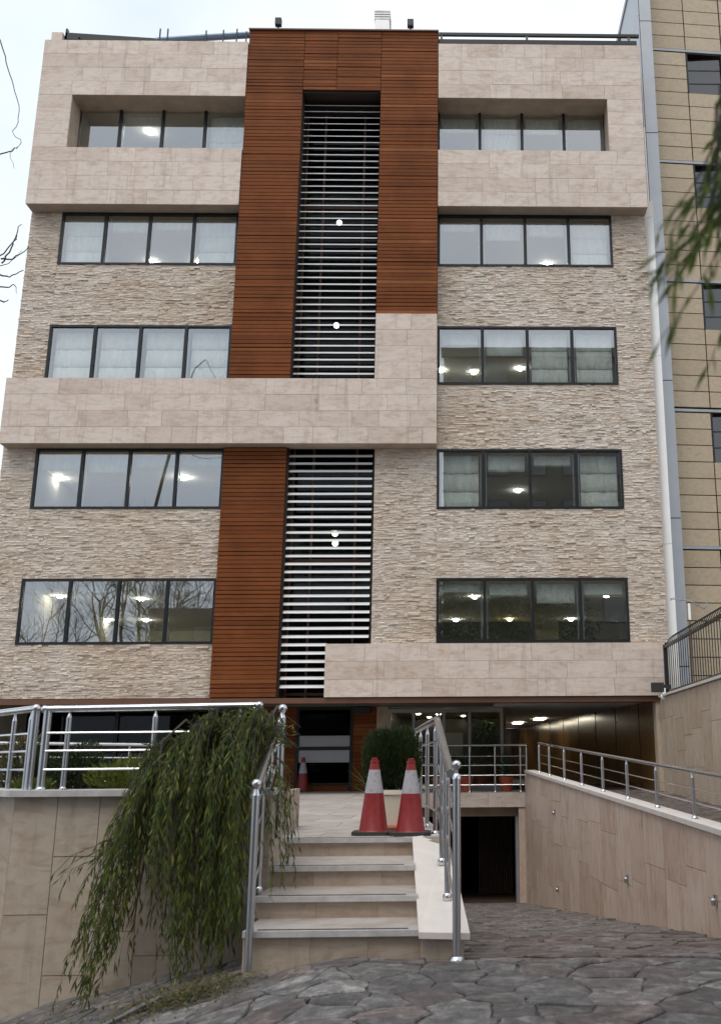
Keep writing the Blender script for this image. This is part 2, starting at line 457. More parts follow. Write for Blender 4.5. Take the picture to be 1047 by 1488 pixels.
def ledge_wall(rects):
    b = MB(); rr = random.Random(5); back = MB()
    for (x0, x1, z0, z1) in rects:
        MB().box(x0, x1, YF+.05, YF+.3, z0, z1).build('backing_wall', 'joint', B)
        z = z0
        while z < z1-.005:
            h = rr.choice([.026, .032, .038, .044]); h = min(h, z1-z)
            if z1-(z+h) < .02: h = z1-z
            x = x0-rr.uniform(0, .15)
            while x < x1-.005:
                wd = rr.uniform(.06, .15) if rr.random() < .45 else rr.uniform(.12, .30); a, c = max(x, x0), min(x+wd, x1)
                if c-a > .004:
                    hh = h
                    d = [rr.uniform(.0, .024) for _ in range(4)]; m = rr.uniform(-.005, .008) if rr.random() < .95 else .022
                    d = [max(0, q*.7+m) for q in d]
                    y = YF+.02
                    b.hexa([(a, y-d[0], z+.002), (c-.003, y-d[1], z+.002), (c-.003, YF+.07, z+.002), (a, YF+.07, z+.002),
                            (a, y-d[2], z+hh-.001), (c-.003, y-d[3], z+hh-.001), (c-.003, YF+.07, z+hh-.001), (a, YF+.07, z+hh-.001)])
                x += wd
            z += h
    b.build('ledge_stone_facing', 'ledge_stone', B, stuff=True)
wl = -9.8
LW = [(-9.8, -5.43, 11.95, 13.38), (-9.8, -5.43, 8.85, 10.33), (-9.8, -5.43, 5.73, 7.19), (-9.8, -5.43, 2.61, 4.10)]
RW = [(-.45, 3.92, 11.95, 13.38), (-.45, 3.92, 8.81, 10.33), (-.45, 3.92, 5.72, 7.18), (-.45, 3.92, 2.62, 4.09)]
TW = [(-9.76, -5.43, 15.05, 16.72), (-.45, 3.92, 15.05, 16.72)]
ledge_wall([(XL, wl, 1.42, 13.38), (wl, -5.43, 10.33, 11.95), (wl, -5.43, 7.19, 8.85), (wl, -5.43, 4.10, 5.73), (wl, -5.43, 1.42, 2.61),
            (3.92, XR, 2.6, 13.38), (-.45, 3.92, 10.33, 11.95), (-.45, 3.92, 7.18, 8.81), (-.45, 3.92, 4.09, 5.72),
            (-1.91, -.45, 2.6, 7.19)])

# smooth stone blocks that stand 0.4 m proud of the ledge stone
def block(rects, y, core, name='parapet_block'):
    b = MB()
    for r in core: b.box(*r)
    b.build(name, 'soffit_stone', B)
    for (x0, x1, z0, z1, rh) in rects: tiles(B, 'stone_tile', 'travertine', x0, x1, z0, z1, y, rh)
yb = 21.6
for (a, c, wa, wc) in ((-10.56, -5.352, -9.71, -5.352), (-.444, 4.78, -.444, 3.88)):
    jambs = [(a, wa)] if a < wa else [(wc, c)]
    block([(a, c, 16.49, 18.12, .405), (a, c, 13.38, 14.97, .4)]+[(j0, j1, 14.97, 16.49, .38) for j0, j1 in jambs], yb,
          [(a+.004, c-.004, yb+.028, 22.34, 16.492, 18.115), (a+.004, c-.004, yb+.028, 22.34, 13.384, 14.966)]+[(j0+.004, j1-.004, yb+.028, 22.34, 14.966, 16.492) for j0, j1 in jambs])
block([(-10.5, -.45, 7.19, 8.80, .4), (-1.92, -.45, 8.80, 10.47, .415)], yb,
      [(-10.496, -.454, yb+.028, 22.05, 7.194, 8.796), (-1.916, -.454, yb+.028, 22.05, 8.796, 10.466)])
block([(-2.9, 4.65, 1.41, 2.58, .39)], 21.8, [(-2.896, 4.646, 21.828, 22.3, 1.414, 2.576)])

# wood cladding, slat by slat
wb = MB()
WOOD = [(-5.345, -3.905, 8.805, 18.49, 21.62), (-3.905, -1.92, 16.71, 18.49, 21.62), (-1.92, -.45, 10.475, 18.49, 21.62), (-5.42, -3.955, 1.42, 7.185, 21.89)]
for (x0, x1, z0, z1, yw) in WOOD: wb.box(x0+.004, x1-.004, yw+.04, 22.62, z0+.004, z1-.004)
wb.box(-5.34, -.46, 22.62, 23.0, 17.9, 18.48)
wb.build('cladding_backing', 'dark_backing', B)
rw_ = random.Random(9)
for (x0, x1, z0, z1, yw) in WOOD:
    n = round((z1-z0)/.099); h = (z1-z0)/n
    segs = [(x0, x1)] if x0 != -3.905 else [(x0, -3.05), (-3.05, x1)]
    for (s0, s1) in segs:
        for k in range(n):
            g = rw_.choice([.010, .013, .016, .024]); d = rw_.uniform(-.006, .008)
            piece('wood_slat', 'cladding_wood', B, s0+.006, s1-.006, yw+.005+d, yw+.05, z0+k*h+g/2, z0+(k+1)*h-g/2)
tr = MB().box(-10.55, 4.62, 21.86, 22.3, 1.285, 1.40); tr.build('fascia_trim', 'brown_trim', B)
cp = MB()
cp.box(-5.36, -.44, 21.58, 22.7, 18.493, 18.53); cp.build('roof_flashing', 'brown_trim', B)

# windows
def window(x0, x1, z0, z1, y, blinds, frame='black_metal', n=4, lean=.0):
    f = MB(); fw = .055
    f.box(x0, x1, y, y+.09, z0, z0+fw); f.box(x0, x1, y, y+.09, z1-fw, z1)
    f.box(x0, x0+fw, y, y+.09, z0+fw, z1-fw); f.box(x1-fw, x1, y, y+.09, z0+fw, z1-fw)
    pw = (x1-x0)/n
    for k in range(1, n): f.box(x0+k*pw-.035, x0+k*pw+.035, y-.004, y+.09, z0+fw, z1-fw)
    fo = f.build('window', frame, B)
    ins = MB()
    for k in range(n):
        a = x0+k*pw+.04; c = x0+(k+1)*pw-.04
        p = MB().box(a, c, y+.045, y+.053, z0+fw+.004, z1-fw-.004); p.build('pane', 'window_glass', fo)
        bl = blinds[k]
        if bl > 0:
            zt = z1-.10; zb = z0+.02+(zt-z0-.02)*(1-bl); yy = y+.22
            m = MB(); nf = max(1, round((zt-zb)/.42)); hh = (zt-zb)/nf
            for q in range(nf):
                za = zb+q*hh; xs_ = [a+.07+(c-a-.14)*i/8 for i in range(9)]
                ph = R.uniform(0, 6)
                vs = []
                for (zz, bulge) in ((za, .0), (za+hh*.12, .035), (za+hh*.6, .02), (za+hh-.012, 0)):
                    vs += [(x, yy-bulge-.010*math.sin(ph+i*1.7+zz*3), zz) for i, x in enumerate(xs_)]
                nv = 9
                m.add(vs, [(j*nv+i, j*nv+i+1, (j+1)*nv+i+1, (j+1)*nv+i) for j in range(3) for i in range(8)])
            m.build('blind', 'blind_fabric', fo, True)
    # grey inner sash seen behind the glass
    s = MB()
    for k in range(n):
        a = x0+k*pw+.05; c = x0+(k+1)*pw-.05
        s.box(a, a+.025, y+.10, y+.13, z0+.07, z1-.07) if k % 2 else s.box(c-.025, c, y+.10, y+.13, z0+.07, z1-.07)
    s.build('inner_sash', 'belt_metal', fo)
    return fo
bl_left = [[.0, .18, .0, 1], [1, .25, .2, 1], [1, 1, 1, 1], [.28, .32, .22, .2], [0, .15, 0, .12]]
bl_right = [[.28, .62, .3, .22], [.2, .38, .3, 1], [.25, .42, 1, 1], [1, .30, .2, 1], [.16, .22, .34, .22]]
window(-9.76, -5.40, 14.9, 16.56, 22.2, bl_left[0]); window(-.47, 3.92, 14.9, 16.58, 22.2, bl_right[0])
for r, bl in zip(LW, bl_left[1:]): window(r[0], r[1], r[2], r[3], YF-.01, bl)
for r, bl in zip(RW, bl_right[1:]): window(r[0], r[1], r[2], r[3], YF-.01, bl)

# floors, ceilings and rooms behind the glass
DEEP = 32
slabs = MB(); walls_in = MB(); ceil = MB()
for (rows, xa, xb) in (([LW[3], LW[2], LW[1], LW[0], (0, 0, 14.97, 16.6)], -10.5, -5.2), ([RW[3], RW[2], RW[1], RW[0], (0, 0, 14.97, 16.6)], -.7, 4.7)):
    zc_prev = None
    for k, r in enumerate(rows):
        zf = r[2]-.12; zc = r[3]+.12
        slabs.box(xa, xb, 22.36, DEEP, zf-.12, zf)
        ceil.box(xa, xb, 22.36, DEEP, zc, zc+.1)
    walls_in.box(xa-.1, xa, 22.36, DEEP, 1.9, 18.0); walls_in.box(xb, xb+.1, 22.36, DEEP, 1.9, 18.0)
    walls_in.box(xa, xb, DEEP, DEEP+.1, 1.9, 18.0)
slabs.build('office_floor', 'office_floor', B); ceil.build('office_ceiling', 'ceiling_tile', B); walls_in.build('office_wall', 'cream_paint', B)
# desks / partitions: low dark furniture line seen as a dark band deep in the lower rooms
part = MB()
for (xa, xb, zf) in ((-.6, 2.2, 2.5), (2.9, 4.6, 2.5), (-.6, 1.6, 5.6), (-.2, 4.4, 8.7)):
    part.box(xa, xb, 27.5, 27.6, zf, zf+1.35)
part.build('partition', 'office_dark', B)
shell = MB()
shell.box(-10.55, -10.45, 22.36, 36, -.6, 18.1); shell.box(4.68, 4.76, 22.36, 36, 1.5, 18.1)
shell.box(-10.45, 4.68, 22.4, 36, 18.0, 18.1); shell.box(-10.45, 4.68, 35.9, 36, 1.5, 18.0)
shell.box(-10.45, 4.68, 33.5, 36, 1.35, 1.5)
shell.build('side_wall', 'facing_render', B)
LAMPS = [(-8.3, 23.39, 16.66, 0), (-10.2, 24.69, 13.44, 0), (-8.38, 24.67, 13.44, 0), (-7.09, 24.66, 13.44, 0), (-10.39, 24.78, 7.25, 1), (-7.14, 24.78, 7.25, 0),
         (-10.14, 25.04, 4.18, 1), (-10.4, 29.35, 4.18, 0), (-8.22, 25.51, 4.18, 0), (-9.29, 29.39, 4.18, 0),
         (2.56, 24.72, 13.44, 0), (-.42, 25.01, 10.40, 0), (.49, 25.14, 10.40, 0), (1.75, 24.89, 10.40, 0), (1.71, 26.01, 7.25, 0),
         (.48, 25.24, 4.16, 0), (-.01, 29.47, 4.16, 0), (1.61, 29.37, 4.16, 1), (3.47, 29.41, 4.16, 0), (3.9, 25.09, 4.16, 0)]
for (x, y, z, wm) in LAMPS:
    MB().lathe([(.045, 0), (.065, .012), (.065, .05)], x, y, z-.01, 16).build('ceiling_lamp', 'lamp_bright' if (x < -6 and z < 8) else 'lamp_warm' if wm else 'lamp_white', B, True)

# louvre strip in front of the stair well
PIT = .182
def louvre(z, x0, x1):
    a = math.radians(43); d = .104; t = .007
    y0 = 22.0; y1 = y0+d*math.cos(a); z1 = z+d*math.sin(a)
    b = MB().hexa([(x0, y0, z), (x1, y0, z), (x1, y1, z1), (x0, y1, z1), (x0, y0-.003, z+t), (x1, y0-.003, z+t), (x1, y1, z1+t), (x0, y1, z1+t)])
    return b
proto = louvre(0, -3.91, -1.965).build('louvre', 'louvre_metal', B)
z = 16.52; k = 0; zs = []
while z > 8.95: zs.append((z, 0)); z -= PIT
z = 6.98
while z > 1.44: zs.append((z, 1 if z < 2.6 else 0)); z -= PIT*1.015
short = louvre(0, -3.91, -2.905).build('louvre', 'louvre_metal', B)
used = [False, False]
for (z, s) in zs:
    p = (proto, short)[s]; o = p if not used[s] else p.copy()
    if used[s]: C.objects.link(o)
    o.location = (R.uniform(-.004, .004), 0, z); o.rotation_euler.y = R.uniform(-.0012, .0012); used[s] = True
for o in C.objects:
    if o.name.startswith('louvre'): o.location.z = o.location.z
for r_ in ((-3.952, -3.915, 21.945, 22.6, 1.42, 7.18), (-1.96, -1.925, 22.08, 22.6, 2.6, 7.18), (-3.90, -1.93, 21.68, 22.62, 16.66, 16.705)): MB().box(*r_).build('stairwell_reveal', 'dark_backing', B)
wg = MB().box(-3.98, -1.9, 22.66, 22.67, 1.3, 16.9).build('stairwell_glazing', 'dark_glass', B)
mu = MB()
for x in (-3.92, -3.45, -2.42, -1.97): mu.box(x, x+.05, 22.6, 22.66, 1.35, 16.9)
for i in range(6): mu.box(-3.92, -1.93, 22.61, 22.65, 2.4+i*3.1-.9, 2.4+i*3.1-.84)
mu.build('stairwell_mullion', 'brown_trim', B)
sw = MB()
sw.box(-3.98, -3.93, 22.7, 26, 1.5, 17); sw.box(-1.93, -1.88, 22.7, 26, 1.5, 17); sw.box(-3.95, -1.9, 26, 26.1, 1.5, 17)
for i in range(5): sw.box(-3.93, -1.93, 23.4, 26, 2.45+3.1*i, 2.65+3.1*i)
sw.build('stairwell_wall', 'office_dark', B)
for (x, z, wm) in ((-3.12, 14.06, 0), (-3.11, 11.07, 1), (-2.98, 5.50, 1), (-2.97, 5.25, 0)):
    MB().ball((x, 23.55, z), .075).build('stair_lamp', 'stair_glow', B, True)
    MB().tube([(x, 23.55, z+.08), (x, 23.55, z+.9 if z > 6 else z+1.8)], .008, 5).build('lamp_cord', 'black_metal', B)

# ground floor: soffit, set-back wall, entrance, drive-through
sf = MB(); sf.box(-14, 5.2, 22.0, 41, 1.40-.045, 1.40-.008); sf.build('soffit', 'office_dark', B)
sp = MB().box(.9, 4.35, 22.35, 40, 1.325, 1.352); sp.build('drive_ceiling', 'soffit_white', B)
YB = 24.5
ew = MB()
ew.box(-5.4, -3.9, YB+.03, YB+.2, -.66, 1.355); ew.box(-2.52, -1.95, YB+.03, YB+.2, -.66, 1.355)
ew.box(-3.9, -2.52, YB+.15, YB+.2, -.66, 1.355)
ew.build('entrance_backing', 'dark_backing', B)
for (x0, x1) in ((-5.4, -3.9), (-2.52, -1.95)):
    for k in range(20):
        piece('cladding_board', 'cladding_wood', B, x0, x1, YB+R.uniform(-.004, .004), YB+.035, -.65+k*.1+.005, -.65+(k+1)*.1-.005)
for k in range(1): piece('cladding_board', 'cladding_wood', B, -3.82, -2.60, YB+.02, YB+.05, -.65, -.50)
tiles(B, 'stone_tile', 'side_stone', -1.95, -1.66, -.66, 1.35, YB, .65, (.3, .3))
dr = MB(); dr.box(-3.9, -3.83, YB-.02, YB+.1, -.66, 1.35); dr.box(-2.59, -2.52, YB-.02, YB+.1, -.66, 1.35); dr.box(-3.83, -2.59, YB-.02, YB+.1, 1.28, 1.35)
dr.box(-3.83, -2.59, YB-.02, YB+.1, -.50, -.45); dr.box(-3.83, -2.59, YB-.02, YB+.1, .32, .40)
dd = dr.build('side_door', 'black_metal', B)
MB().box(-3.83, -2.59, YB+.04, YB+.048, -.45, 1.28).build('pane', 'dark_glass', dd)
fr = MB(); fr.box(-3.825, -2.595, YB+.028, YB+.036, .402, .66); fr.box(-3.825, -2.595, YB+.028, YB+.036, .03, .318)
fr.build('frosted_band', 'grey_panel', dd)
# automatic glass entrance
en = MB(); g = .05
for x in (-1.66, -1.08, -.46, -.34, .29, 1.08): en.box(x, x+g*1.3, YB-.03, YB+.06, -.66, 1.2)
en.box(-1.66, 1.14, YB-.035, YB+.065, 1.2, 1.29); en.box(-1.66, 1.14, YB-.035, YB+.065, -.66, -.6)
for x0, x1 in ((-.28, .29), (.36, 1.08)): en.box(x0, x1, YB-.02, YB+.04, -.6, -.5)
ee = en.build('glass_entrance', 'belt_metal', B)
for x0, x1 in ((-1.6, -1.08), (-1.02, -.46), (-.28, .29), (.36, 1.08)):
    MB().box(x0, x1, YB, YB+.008, -.6, 1.2).build('pane', 'door_glass', ee)
lob = MB(); lob.box(-1.75, -1.68, YB+.2, 31, -.66, 1.35); lob.box(1.15, 1.22, YB+.1, 36, -.66, 1.35); lob.box(-1.7, 1.15, 31, 31.1, -.66, 1.35)
lob.build('lobby_wall', 'tunnel_stone', B)
MB().box(-1.7, 1.15, YB+.1, 31, 1.32, 1.35).build('lobby_ceiling', 'cream_paint', B)
for (x, y) in ((-1.3, 26.2), (-1.05, 27.5), (-.9, 25.4), (-.2, 25.2), (.6, 26.4), (-.5, 27.8), (.2, 28.8), (.9, 25.3), (-.8, 29.5)):
    MB().lathe([(.04, 0), (.06, .01), (.06, .03)], x, y, 1.295, 12).build('lobby_lamp', 'stair_glow', B)
MB().box(-.5, .2, 30.9, 30.95, .2, .9).build('lobby_screen', 'grey_panel', B)
# drive-through side wall (glossy brown stone) and its end
def drx(y): return 4.42-.115*(y-22)
dv = MB(); dv.hexa([(drx(22.2), 22.2, -.8), (drx(22.2)+.2, 22.2, -.8), (drx(41)+.2, 41, -.8), (drx(41), 41, -.8), (drx(22.2), 22.2, 1.33), (drx(22.2)+.2, 22.2, 1.33), (drx(41)+.2, 41, 1.33), (drx(41), 41, 1.33)])
dv.box(-3, 3.4, 41, 41.1, -.8, 1.35)
dv.build('drive_wall', 'tunnel_stone', B)
for k in range(9):                                  # upright joints of the brown slabs
    y = 23.3+k*2
    MB().hexa([(drx(y)-.006, y, -.7), (drx(y), y, -.7), (drx(y+.03), y+.03, -.7), (drx(y+.03)-.006, y+.03, -.7), (drx(y)-.006, y, 1.32), (drx(y), y, 1.32), (drx(y+.03), y+.03, 1.32), (drx(y+.03)-.006, y+.03, 1.32)]).build('slab_joint', 'dark_backing', B)
for (x, y) in ((3.0, 31.0), (2.5, 34.0), (1.95, 37.5), (2.3, 28.6)):
    if y > 30: MB().box(x-.55, x-.25, y-.5, y+.7, 1.29, 1.31).build('drive_lamp', 'tube_light', B)
pl = MB(); pl.box(4.40, 4.62, 21.9, 22.3, -.8, 1.285); pl.build('corner_pier', 'side_stone', B)
# glazed wall left of the entrance
gl = MB()
for x in (-14, -11.6, -9.9, -8.3, -7.4, -6.4, -5.5): gl.box(x, x+.09, YB, YB+.1, -.66, 1.35)
gl.box(-14, -5.4, YB, YB+.1, -.66, -.55); gl.box(-14, -5.4, YB, YB+.1, 1.25, 1.35)
gg = gl.build('ground_floor_window', 'black_metal', B)
xs_ = (-14, -11.6, -9.9, -8.3, -7.4, -6.4, -5.5)
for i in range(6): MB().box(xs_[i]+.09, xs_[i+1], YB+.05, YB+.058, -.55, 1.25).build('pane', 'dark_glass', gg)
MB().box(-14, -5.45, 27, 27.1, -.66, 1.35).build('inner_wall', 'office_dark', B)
cu = MB()
for x0 in (-7.25, -6.3):
    for i in range(9): cu.box(x0+i*.085, x0+i*.085+.05, YB+.3, YB+.33, -.5, 1.2)
cu.build('vertical_blind', 'office_dark', B)
MB().box(-9.75, -8.35, YB+.35, YB+.36, -.3, 1.24).build('roller_blind', 'grey_panel', B)
MB().box(-13.5, -10.7, YB-2.3, YB-.1, -.66, 1.35).build('ground_floor_wall', 'soffit_stone', B)

# ------------------------------------------------------------------ things on the roof and facade
def rail_beam(name, pts, r, mat, parent): return MB().tube(pts, r, 6).build(name, mat, parent)
t = thing('roof_railing', 'brown steel double rail along the right half of the roof edge', 'railing', (2, 22, 18.12))
MB().box(-.44, 4.85, 21.85, 21.92, 18.60, 18.68).build('top_rail', 'black_metal', t); MB().box(-.44, 4.78, 21.85, 21.92, 18.34, 18.47).build('bottom_rail', 'black_metal', t)
for x in (1.85, 4.55, -.40): MB().box(x, x+.06, 21.86, 21.91, 18.12, 18.62).build('post', 'brown_trim', t)
t = thing('roof_beam', 'dark brown steel beam lying above the left end of the roof edge', 'beam', (-9, 22, 18.12))
MB().hexa([(-10.2, 21.9, 18.40), (-7.85, 21.9, 18.32), (-7.85, 22.0, 18.32), (-10.2, 22.0, 18.40), (-10.2, 21.9, 18.60), (-7.85, 21.9, 18.45), (-7.85, 22.0, 18.45), (-10.2, 22.0, 18.60)]).build('beam', 'black_metal', t)
for x in (-10.2, -9.85): MB().box(x, x+.05, 21.9, 22, 18.12, 18.72 if x < -10 else 18.45).build('post', 'black_metal', t)
MB().box(-10.50, -10.22, 21.8, 22.1, 18.12, 18.52).build('stone_block', 'travertine', t)
t = thing('roof_pipe', 'grey blue steel pipe with small upright brackets on the roof edge beside the wood cladding', 'pipe', (-6.6, 22, 18.12))
MB().tube([(-7.85, 21.95, 18.40), (-6.6, 21.95, 18.52), (-5.40, 21.95, 18.62)], .085, 8).build('pipe', 'blue_steel', t, True)
for x, h in ((-7.75, 18.72), (-7.55, 18.72), (-6.55, 18.68), (-6.1, 18.70), (-5.75, 18.74), (-5.5, 18.66)):
    MB().box(x, x+.03, 21.86, 21.9, 18.12, h).build('bracket', 'black_metal', t)
t = thing('roof_chimney', 'pale square chimney with grey slatted cap on the roof behind the wood cladding', 'chimney', (-2, 23, 18.1))
MB().box(-2.24, -1.84, 23, 23.4, 18.0, 19.72).build('stack', 'cream_plastic', t); MB().box(-2.24, -1.84, 22.985, 23.41, 19.72, 20.05).build('collar', 'white_panel', t)
for i in range(4): MB().box(-2.26, -1.82, 22.98, 23.42, 20.07+i*.08, 20.12+i*.08).build('slat', 'chimney_metal', t)
MB().box(-2.2, -1.88, 23.03, 23.37, 20.05, 20.4).build('flue', 'chimney_metal', t)
def flood(x, y, z, s, where):
    t = thing('floodlight', 'small black floodlight '+where, 'floodlight', (x, y, z), 'small floodlights mounted on the facade')
    MB().box(x-.07*s, x+.07*s, y-.1, y+.02, z+.12*s, z+.30*s).build('lamp_head', 'black_plastic', t)
    MB().tube([(x, y-.03, z), (x, y-.03, z+.14*s)], .022*s, 6).build('stem', 'black_plastic', t)
    MB().box(x-.055*s, x+.055*s, y-.104, y-.1, z+.14*s, z+.28*s).build('lens', 'blue_glass', t)
flood(-4.62, 21.7, 18.53, 1.15, 'standing on the left end of the wood cladding top'); flood(-1.18, 21.7, 18.53, 1.15, 'standing on the right end of the wood cladding top')
flood(-1.20, 21.8, 10.47, .75, 'on the stone ledge below the right wood panel'); flood(-4.66, 21.8, 8.80, .75, 'on the stone band below the left wood panel')
t = thing('security_camera', 'white dome security camera under a square floodlight at the lower right building corner', 'camera', (4.45, 21.3, 1.5))
MB().box(4.50, 4.66, 21.45, 21.8, 1.52, 1.62).build('bracket', 'black_plastic', t)
MB().box(4.24, 4.50, 21.38, 21.52, 1.46, 1.66).build('floodlight_box', 'black_plastic', t)
MB().ball((4.5, 21.42, 1.36), .085).build('dome', 'white_panel', t, True); MB().tube([(4.5, 21.42, 1.36), (4.5, 21.42, 1.54)], .04, 8).build('arm', 'white_panel', t)
t = thing('soffit_spotlight', 'small grey spotlight hanging under the overhang at the left edge', 'spotlight', (-12, 22.2, 1.3))
MB().box(-11.15, -10.95, 21.98, 22.2, 1.12, 1.28).build('housing', 'black_plastic', t); MB().ball((-10.85, 22.0, 1.18), .07).build('lens', 'polished_steel', t, True)
MB().box(-2.5, -2.1, YB-.25, YB-.02, 1.18, 1.33).build('air_curtain', 'black_plastic', B)

# ------------------------------------------------------------------ neighbour building on the right
N = thing('tan_building', 'tall tan panelled building with grey metal corner column on the right edge', 'building', (6, 23, -1))
ny = lambda x: 23+.08*(x-5.35)
MB().box(5.02, 5.34, 22.45, 23.3, -1, 21.4).build('corner_backing', 'dark_backing', N)
zs_ = [-1, 2.1, 5.6, 9.1, 12.6, 16.1, 19.6, 21.4]
for i in range(7):
    piece('column_panel', 'grey_panel', N, 5.025, 5.335, 22.42, 22.46, zs_[i]+.012, zs_[i+1]-.012)
    piece('side_panel', 'grey_panel' if i > 4 else 'white_panel', N, 4.98, 5.015, 22.45, 24.9, zs_[i]+.2, zs_[i+1]+.19 if i < 6 else 21.4)
# the white corner strip that fills the gap
fl = MB()
for (z0, z1) in ((1.5, 4.9), (4.91, 9.6), (9.61, 13.4), (13.41, 13.85)):
    MB().hexa([(4.80, 22.2, z0), (5.0, 22.05, z0), (5.0, 22.6, z0), (4.80, 22.6, z0), (4.80, 22.2, z1), (5.0, 22.05, z1), (5.0, 22.6, z1), (4.80, 22.6, z1)]).build('white_strip', 'white_panel', N)
MB().hexa([(5.345, ny(5.35)+.35, -1), (11, ny(11)+.35, -1), (11, 36, -1), (5.345, 36, -1), (5.345, ny(5.35)+.35, 21.4), (11, ny(11)+.35, 21.4), (11, 36, 21.4), (5.345, 36, 21.4)]).build('core_wall', 'dark_backing', N)
MB().box(5.05, 5.3, 24.9, 36, -1, 21.3).build('side_wall', 'neighbour_stone', N)
MB().box(4.95, 5.4, 22.4, 36, 21.42, 21.6).build('roof_edge', 'grey_panel', N)
ph = 3.54/8
belts = [-2.07+.0+3.54*k for k in range(0, 7)]
for k, zb_ in enumerate([1.47, 5.01, 8.54, 12.12, 15.64, 19.18, 22.72]):
    p = MB().hexa([(5.34, ny(5.35)-.03, zb_-.035), (7.7, ny(7.7)-.03, zb_-.035), (7.7, ny(7.7)+.05, zb_-.035), (5.34, ny(5.35)+.05, zb_-.035), (5.34, ny(5.35)-.03, zb_+.035), (7.7, ny(7.7)-.03, zb_+.035), (7.7, ny(7.7)+.05, zb_+.035), (5.34, ny(5.35)+.05, zb_+.035)])
    if zb_ < 21: p.build('belt', 'belt_metal', N)
    z0 = zb_+.05-3.54
    for r in range(8):
        za = zb_-.06-(r+1)*.43; zt = za+.43
        for c, (xa, xb) in enumerate(((5.35, 6.39), (6.40, 7.42), (7.44, 8.4))):
            if (c >= 1 and r < 3) or zt > 21.5: continue
            ym = ny((xa+xb)/2)
            piece('facade_panel', 'neighbour_stone', N, xa+.008, xb-.008, ym-.02, ym+.03, za+.012, zt-.012, rot=.08)
    wz1 = zb_-.06; wz0 = wz1-3*.43
    if zb_ > 20: continue
    f = MB()
    for zz in (wz0+.43, wz0+.86): f.box(6.42, 8.4, ny(7.4)+.08, ny(7.4)+.11, zz-.015, zz+.015)
    for x in (6.40, 7.40): f.box(x, x+.04, ny(x)+.0, ny(x)+.05, wz0, wz1)
    f.box(6.4, 8.4, ny(7.4)+.08, ny(7.4)+.11, wz0, wz0+.02)
    fo = f.build('window', 'black_metal', N)
    for (xa, xb) in ((6.44, 7.40), (7.44, 8.4)):
        for i in range(3):
            MB().box(xa, xb, ny(7.4)+.09, ny(7.4)+.096, wz0+i*.43+.015, wz0+(i+1)*.43-.015).build('pane', 'blue_glass', fo)

# ------------------------------------------------------------------ right boundary wall, iron fence, upper drive
def wx(y): return 4.5+.0*(22-y)
W = thing('boundary_wall', 'tall beige stone wall with vertical slabs under the iron fence on the right', 'wall', (4.6, 18, -1))
MB().box(4.53, 4.8, 6, 22.0, -1.9, 1.36).build('wall_core', 'joint', W)
rq = random.Random(21)
y = 6.0
while y < 21.85:
    wd = rq.uniform(.6, .9)
    if 21.88-(y+wd) < .25: wd = 21.88-y
    z = -1.85 if y < 14 else -1.0
    first = True
    while z < 1.355:
        hh = rq.uniform(.5, 1.3) if not first else rq.uniform(.3, 1.0); first = False
        if 1.355-(z+hh) < .25: hh = 1.355-z
        d = rq.uniform(-.003, .003)
        piece('stone_slab', 'side_stone', W, 4.5+d, 4.53+d, y+.003, y+wd-.003, z+.003, z+hh-.003)
        z += hh
    y += wd
MB().box(4.44, 4.84, 6, 21.75, 1.362, 1.41).build('coping', 'cheek_stone', W)
Fn = thing('iron_fence', 'dark iron fence with outward curved spikes on top of the beige wall', 'fence', (4.6, 18, 1.4))
MB().box(4.58, 4.64, 9, 21.6, 2.42, 2.48).build('top_rail', 'black_metal', Fn); MB().box(4.59, 4.63, 9, 21.6, 1.46, 1.49).build('bottom_rail', 'black_metal', Fn)
for y in (21.55, 16.2, 11.5): MB().box(4.57, 4.65, y, y+.08, 1.41, 2.5).build('post', 'black_metal', Fn)
pic = MB().tube([(4.61, 9.3, 1.45), (4.61, 9.3, 2.5), (4.66, 9.3, 2.6), (4.75, 9.3, 2.68), (4.95, 9.3, 2.80)], [.009, .009, .008, .007, .004], 5).build('picket', 'black_metal', Fn)
for k in range(1, 64):
    o = pic.copy(); C.objects.link(o); o.location.y = pic.location.y+k*.192
# upper drive paving
UD = MB()
def uz(y): return -.62-.028*max(0, 22-y) if y > 14 else -.844-.05*(14-y)
ys_ = [41, 26, 23, 22, 20, 18, 16, 14, 12, 10, 8, 6]
for a, b_ in zip(ys_[:-1], ys_[1:]):
    UD.hexa([(ramp_x(b_)+.13 if b_ < 22.6 else 1.72, b_, -1.2 if b_ > 10 else -1.45), (4.52, b_, -1.45), (4.52, a, -1.2), (ramp_x(a)+.13 if a < 22.6 else 1.72, a, -1.2),
             (ramp_x(b_)+.13 if b_ < 22.6 else 1.72, b_, uz(b_)), (4.52, b_, uz(b_)), (4.52, a, uz(a)), (ramp_x(a)+.13 if a < 22.6 else 1.72, a, uz(a))])
ud = struct(UD.build('upper_drive', 'mortar'))
gsave = gz
def gz(x, y): return uz(y)
b = MB(); r3 = random.Random(8)
for pl_ in cells(1.2, 4.5, 12, 25, .34, .34, 31, .012, lambda x, y: x < 4.4 and x > ramp_x(y)+.3 and 12.5 < y < 24.6):
    stone_mesh(b, pl_, r3, .012)
b.build('drive_flagstones', 'ramp_flagstone', ud, True, stuff=True)
gz = gsave

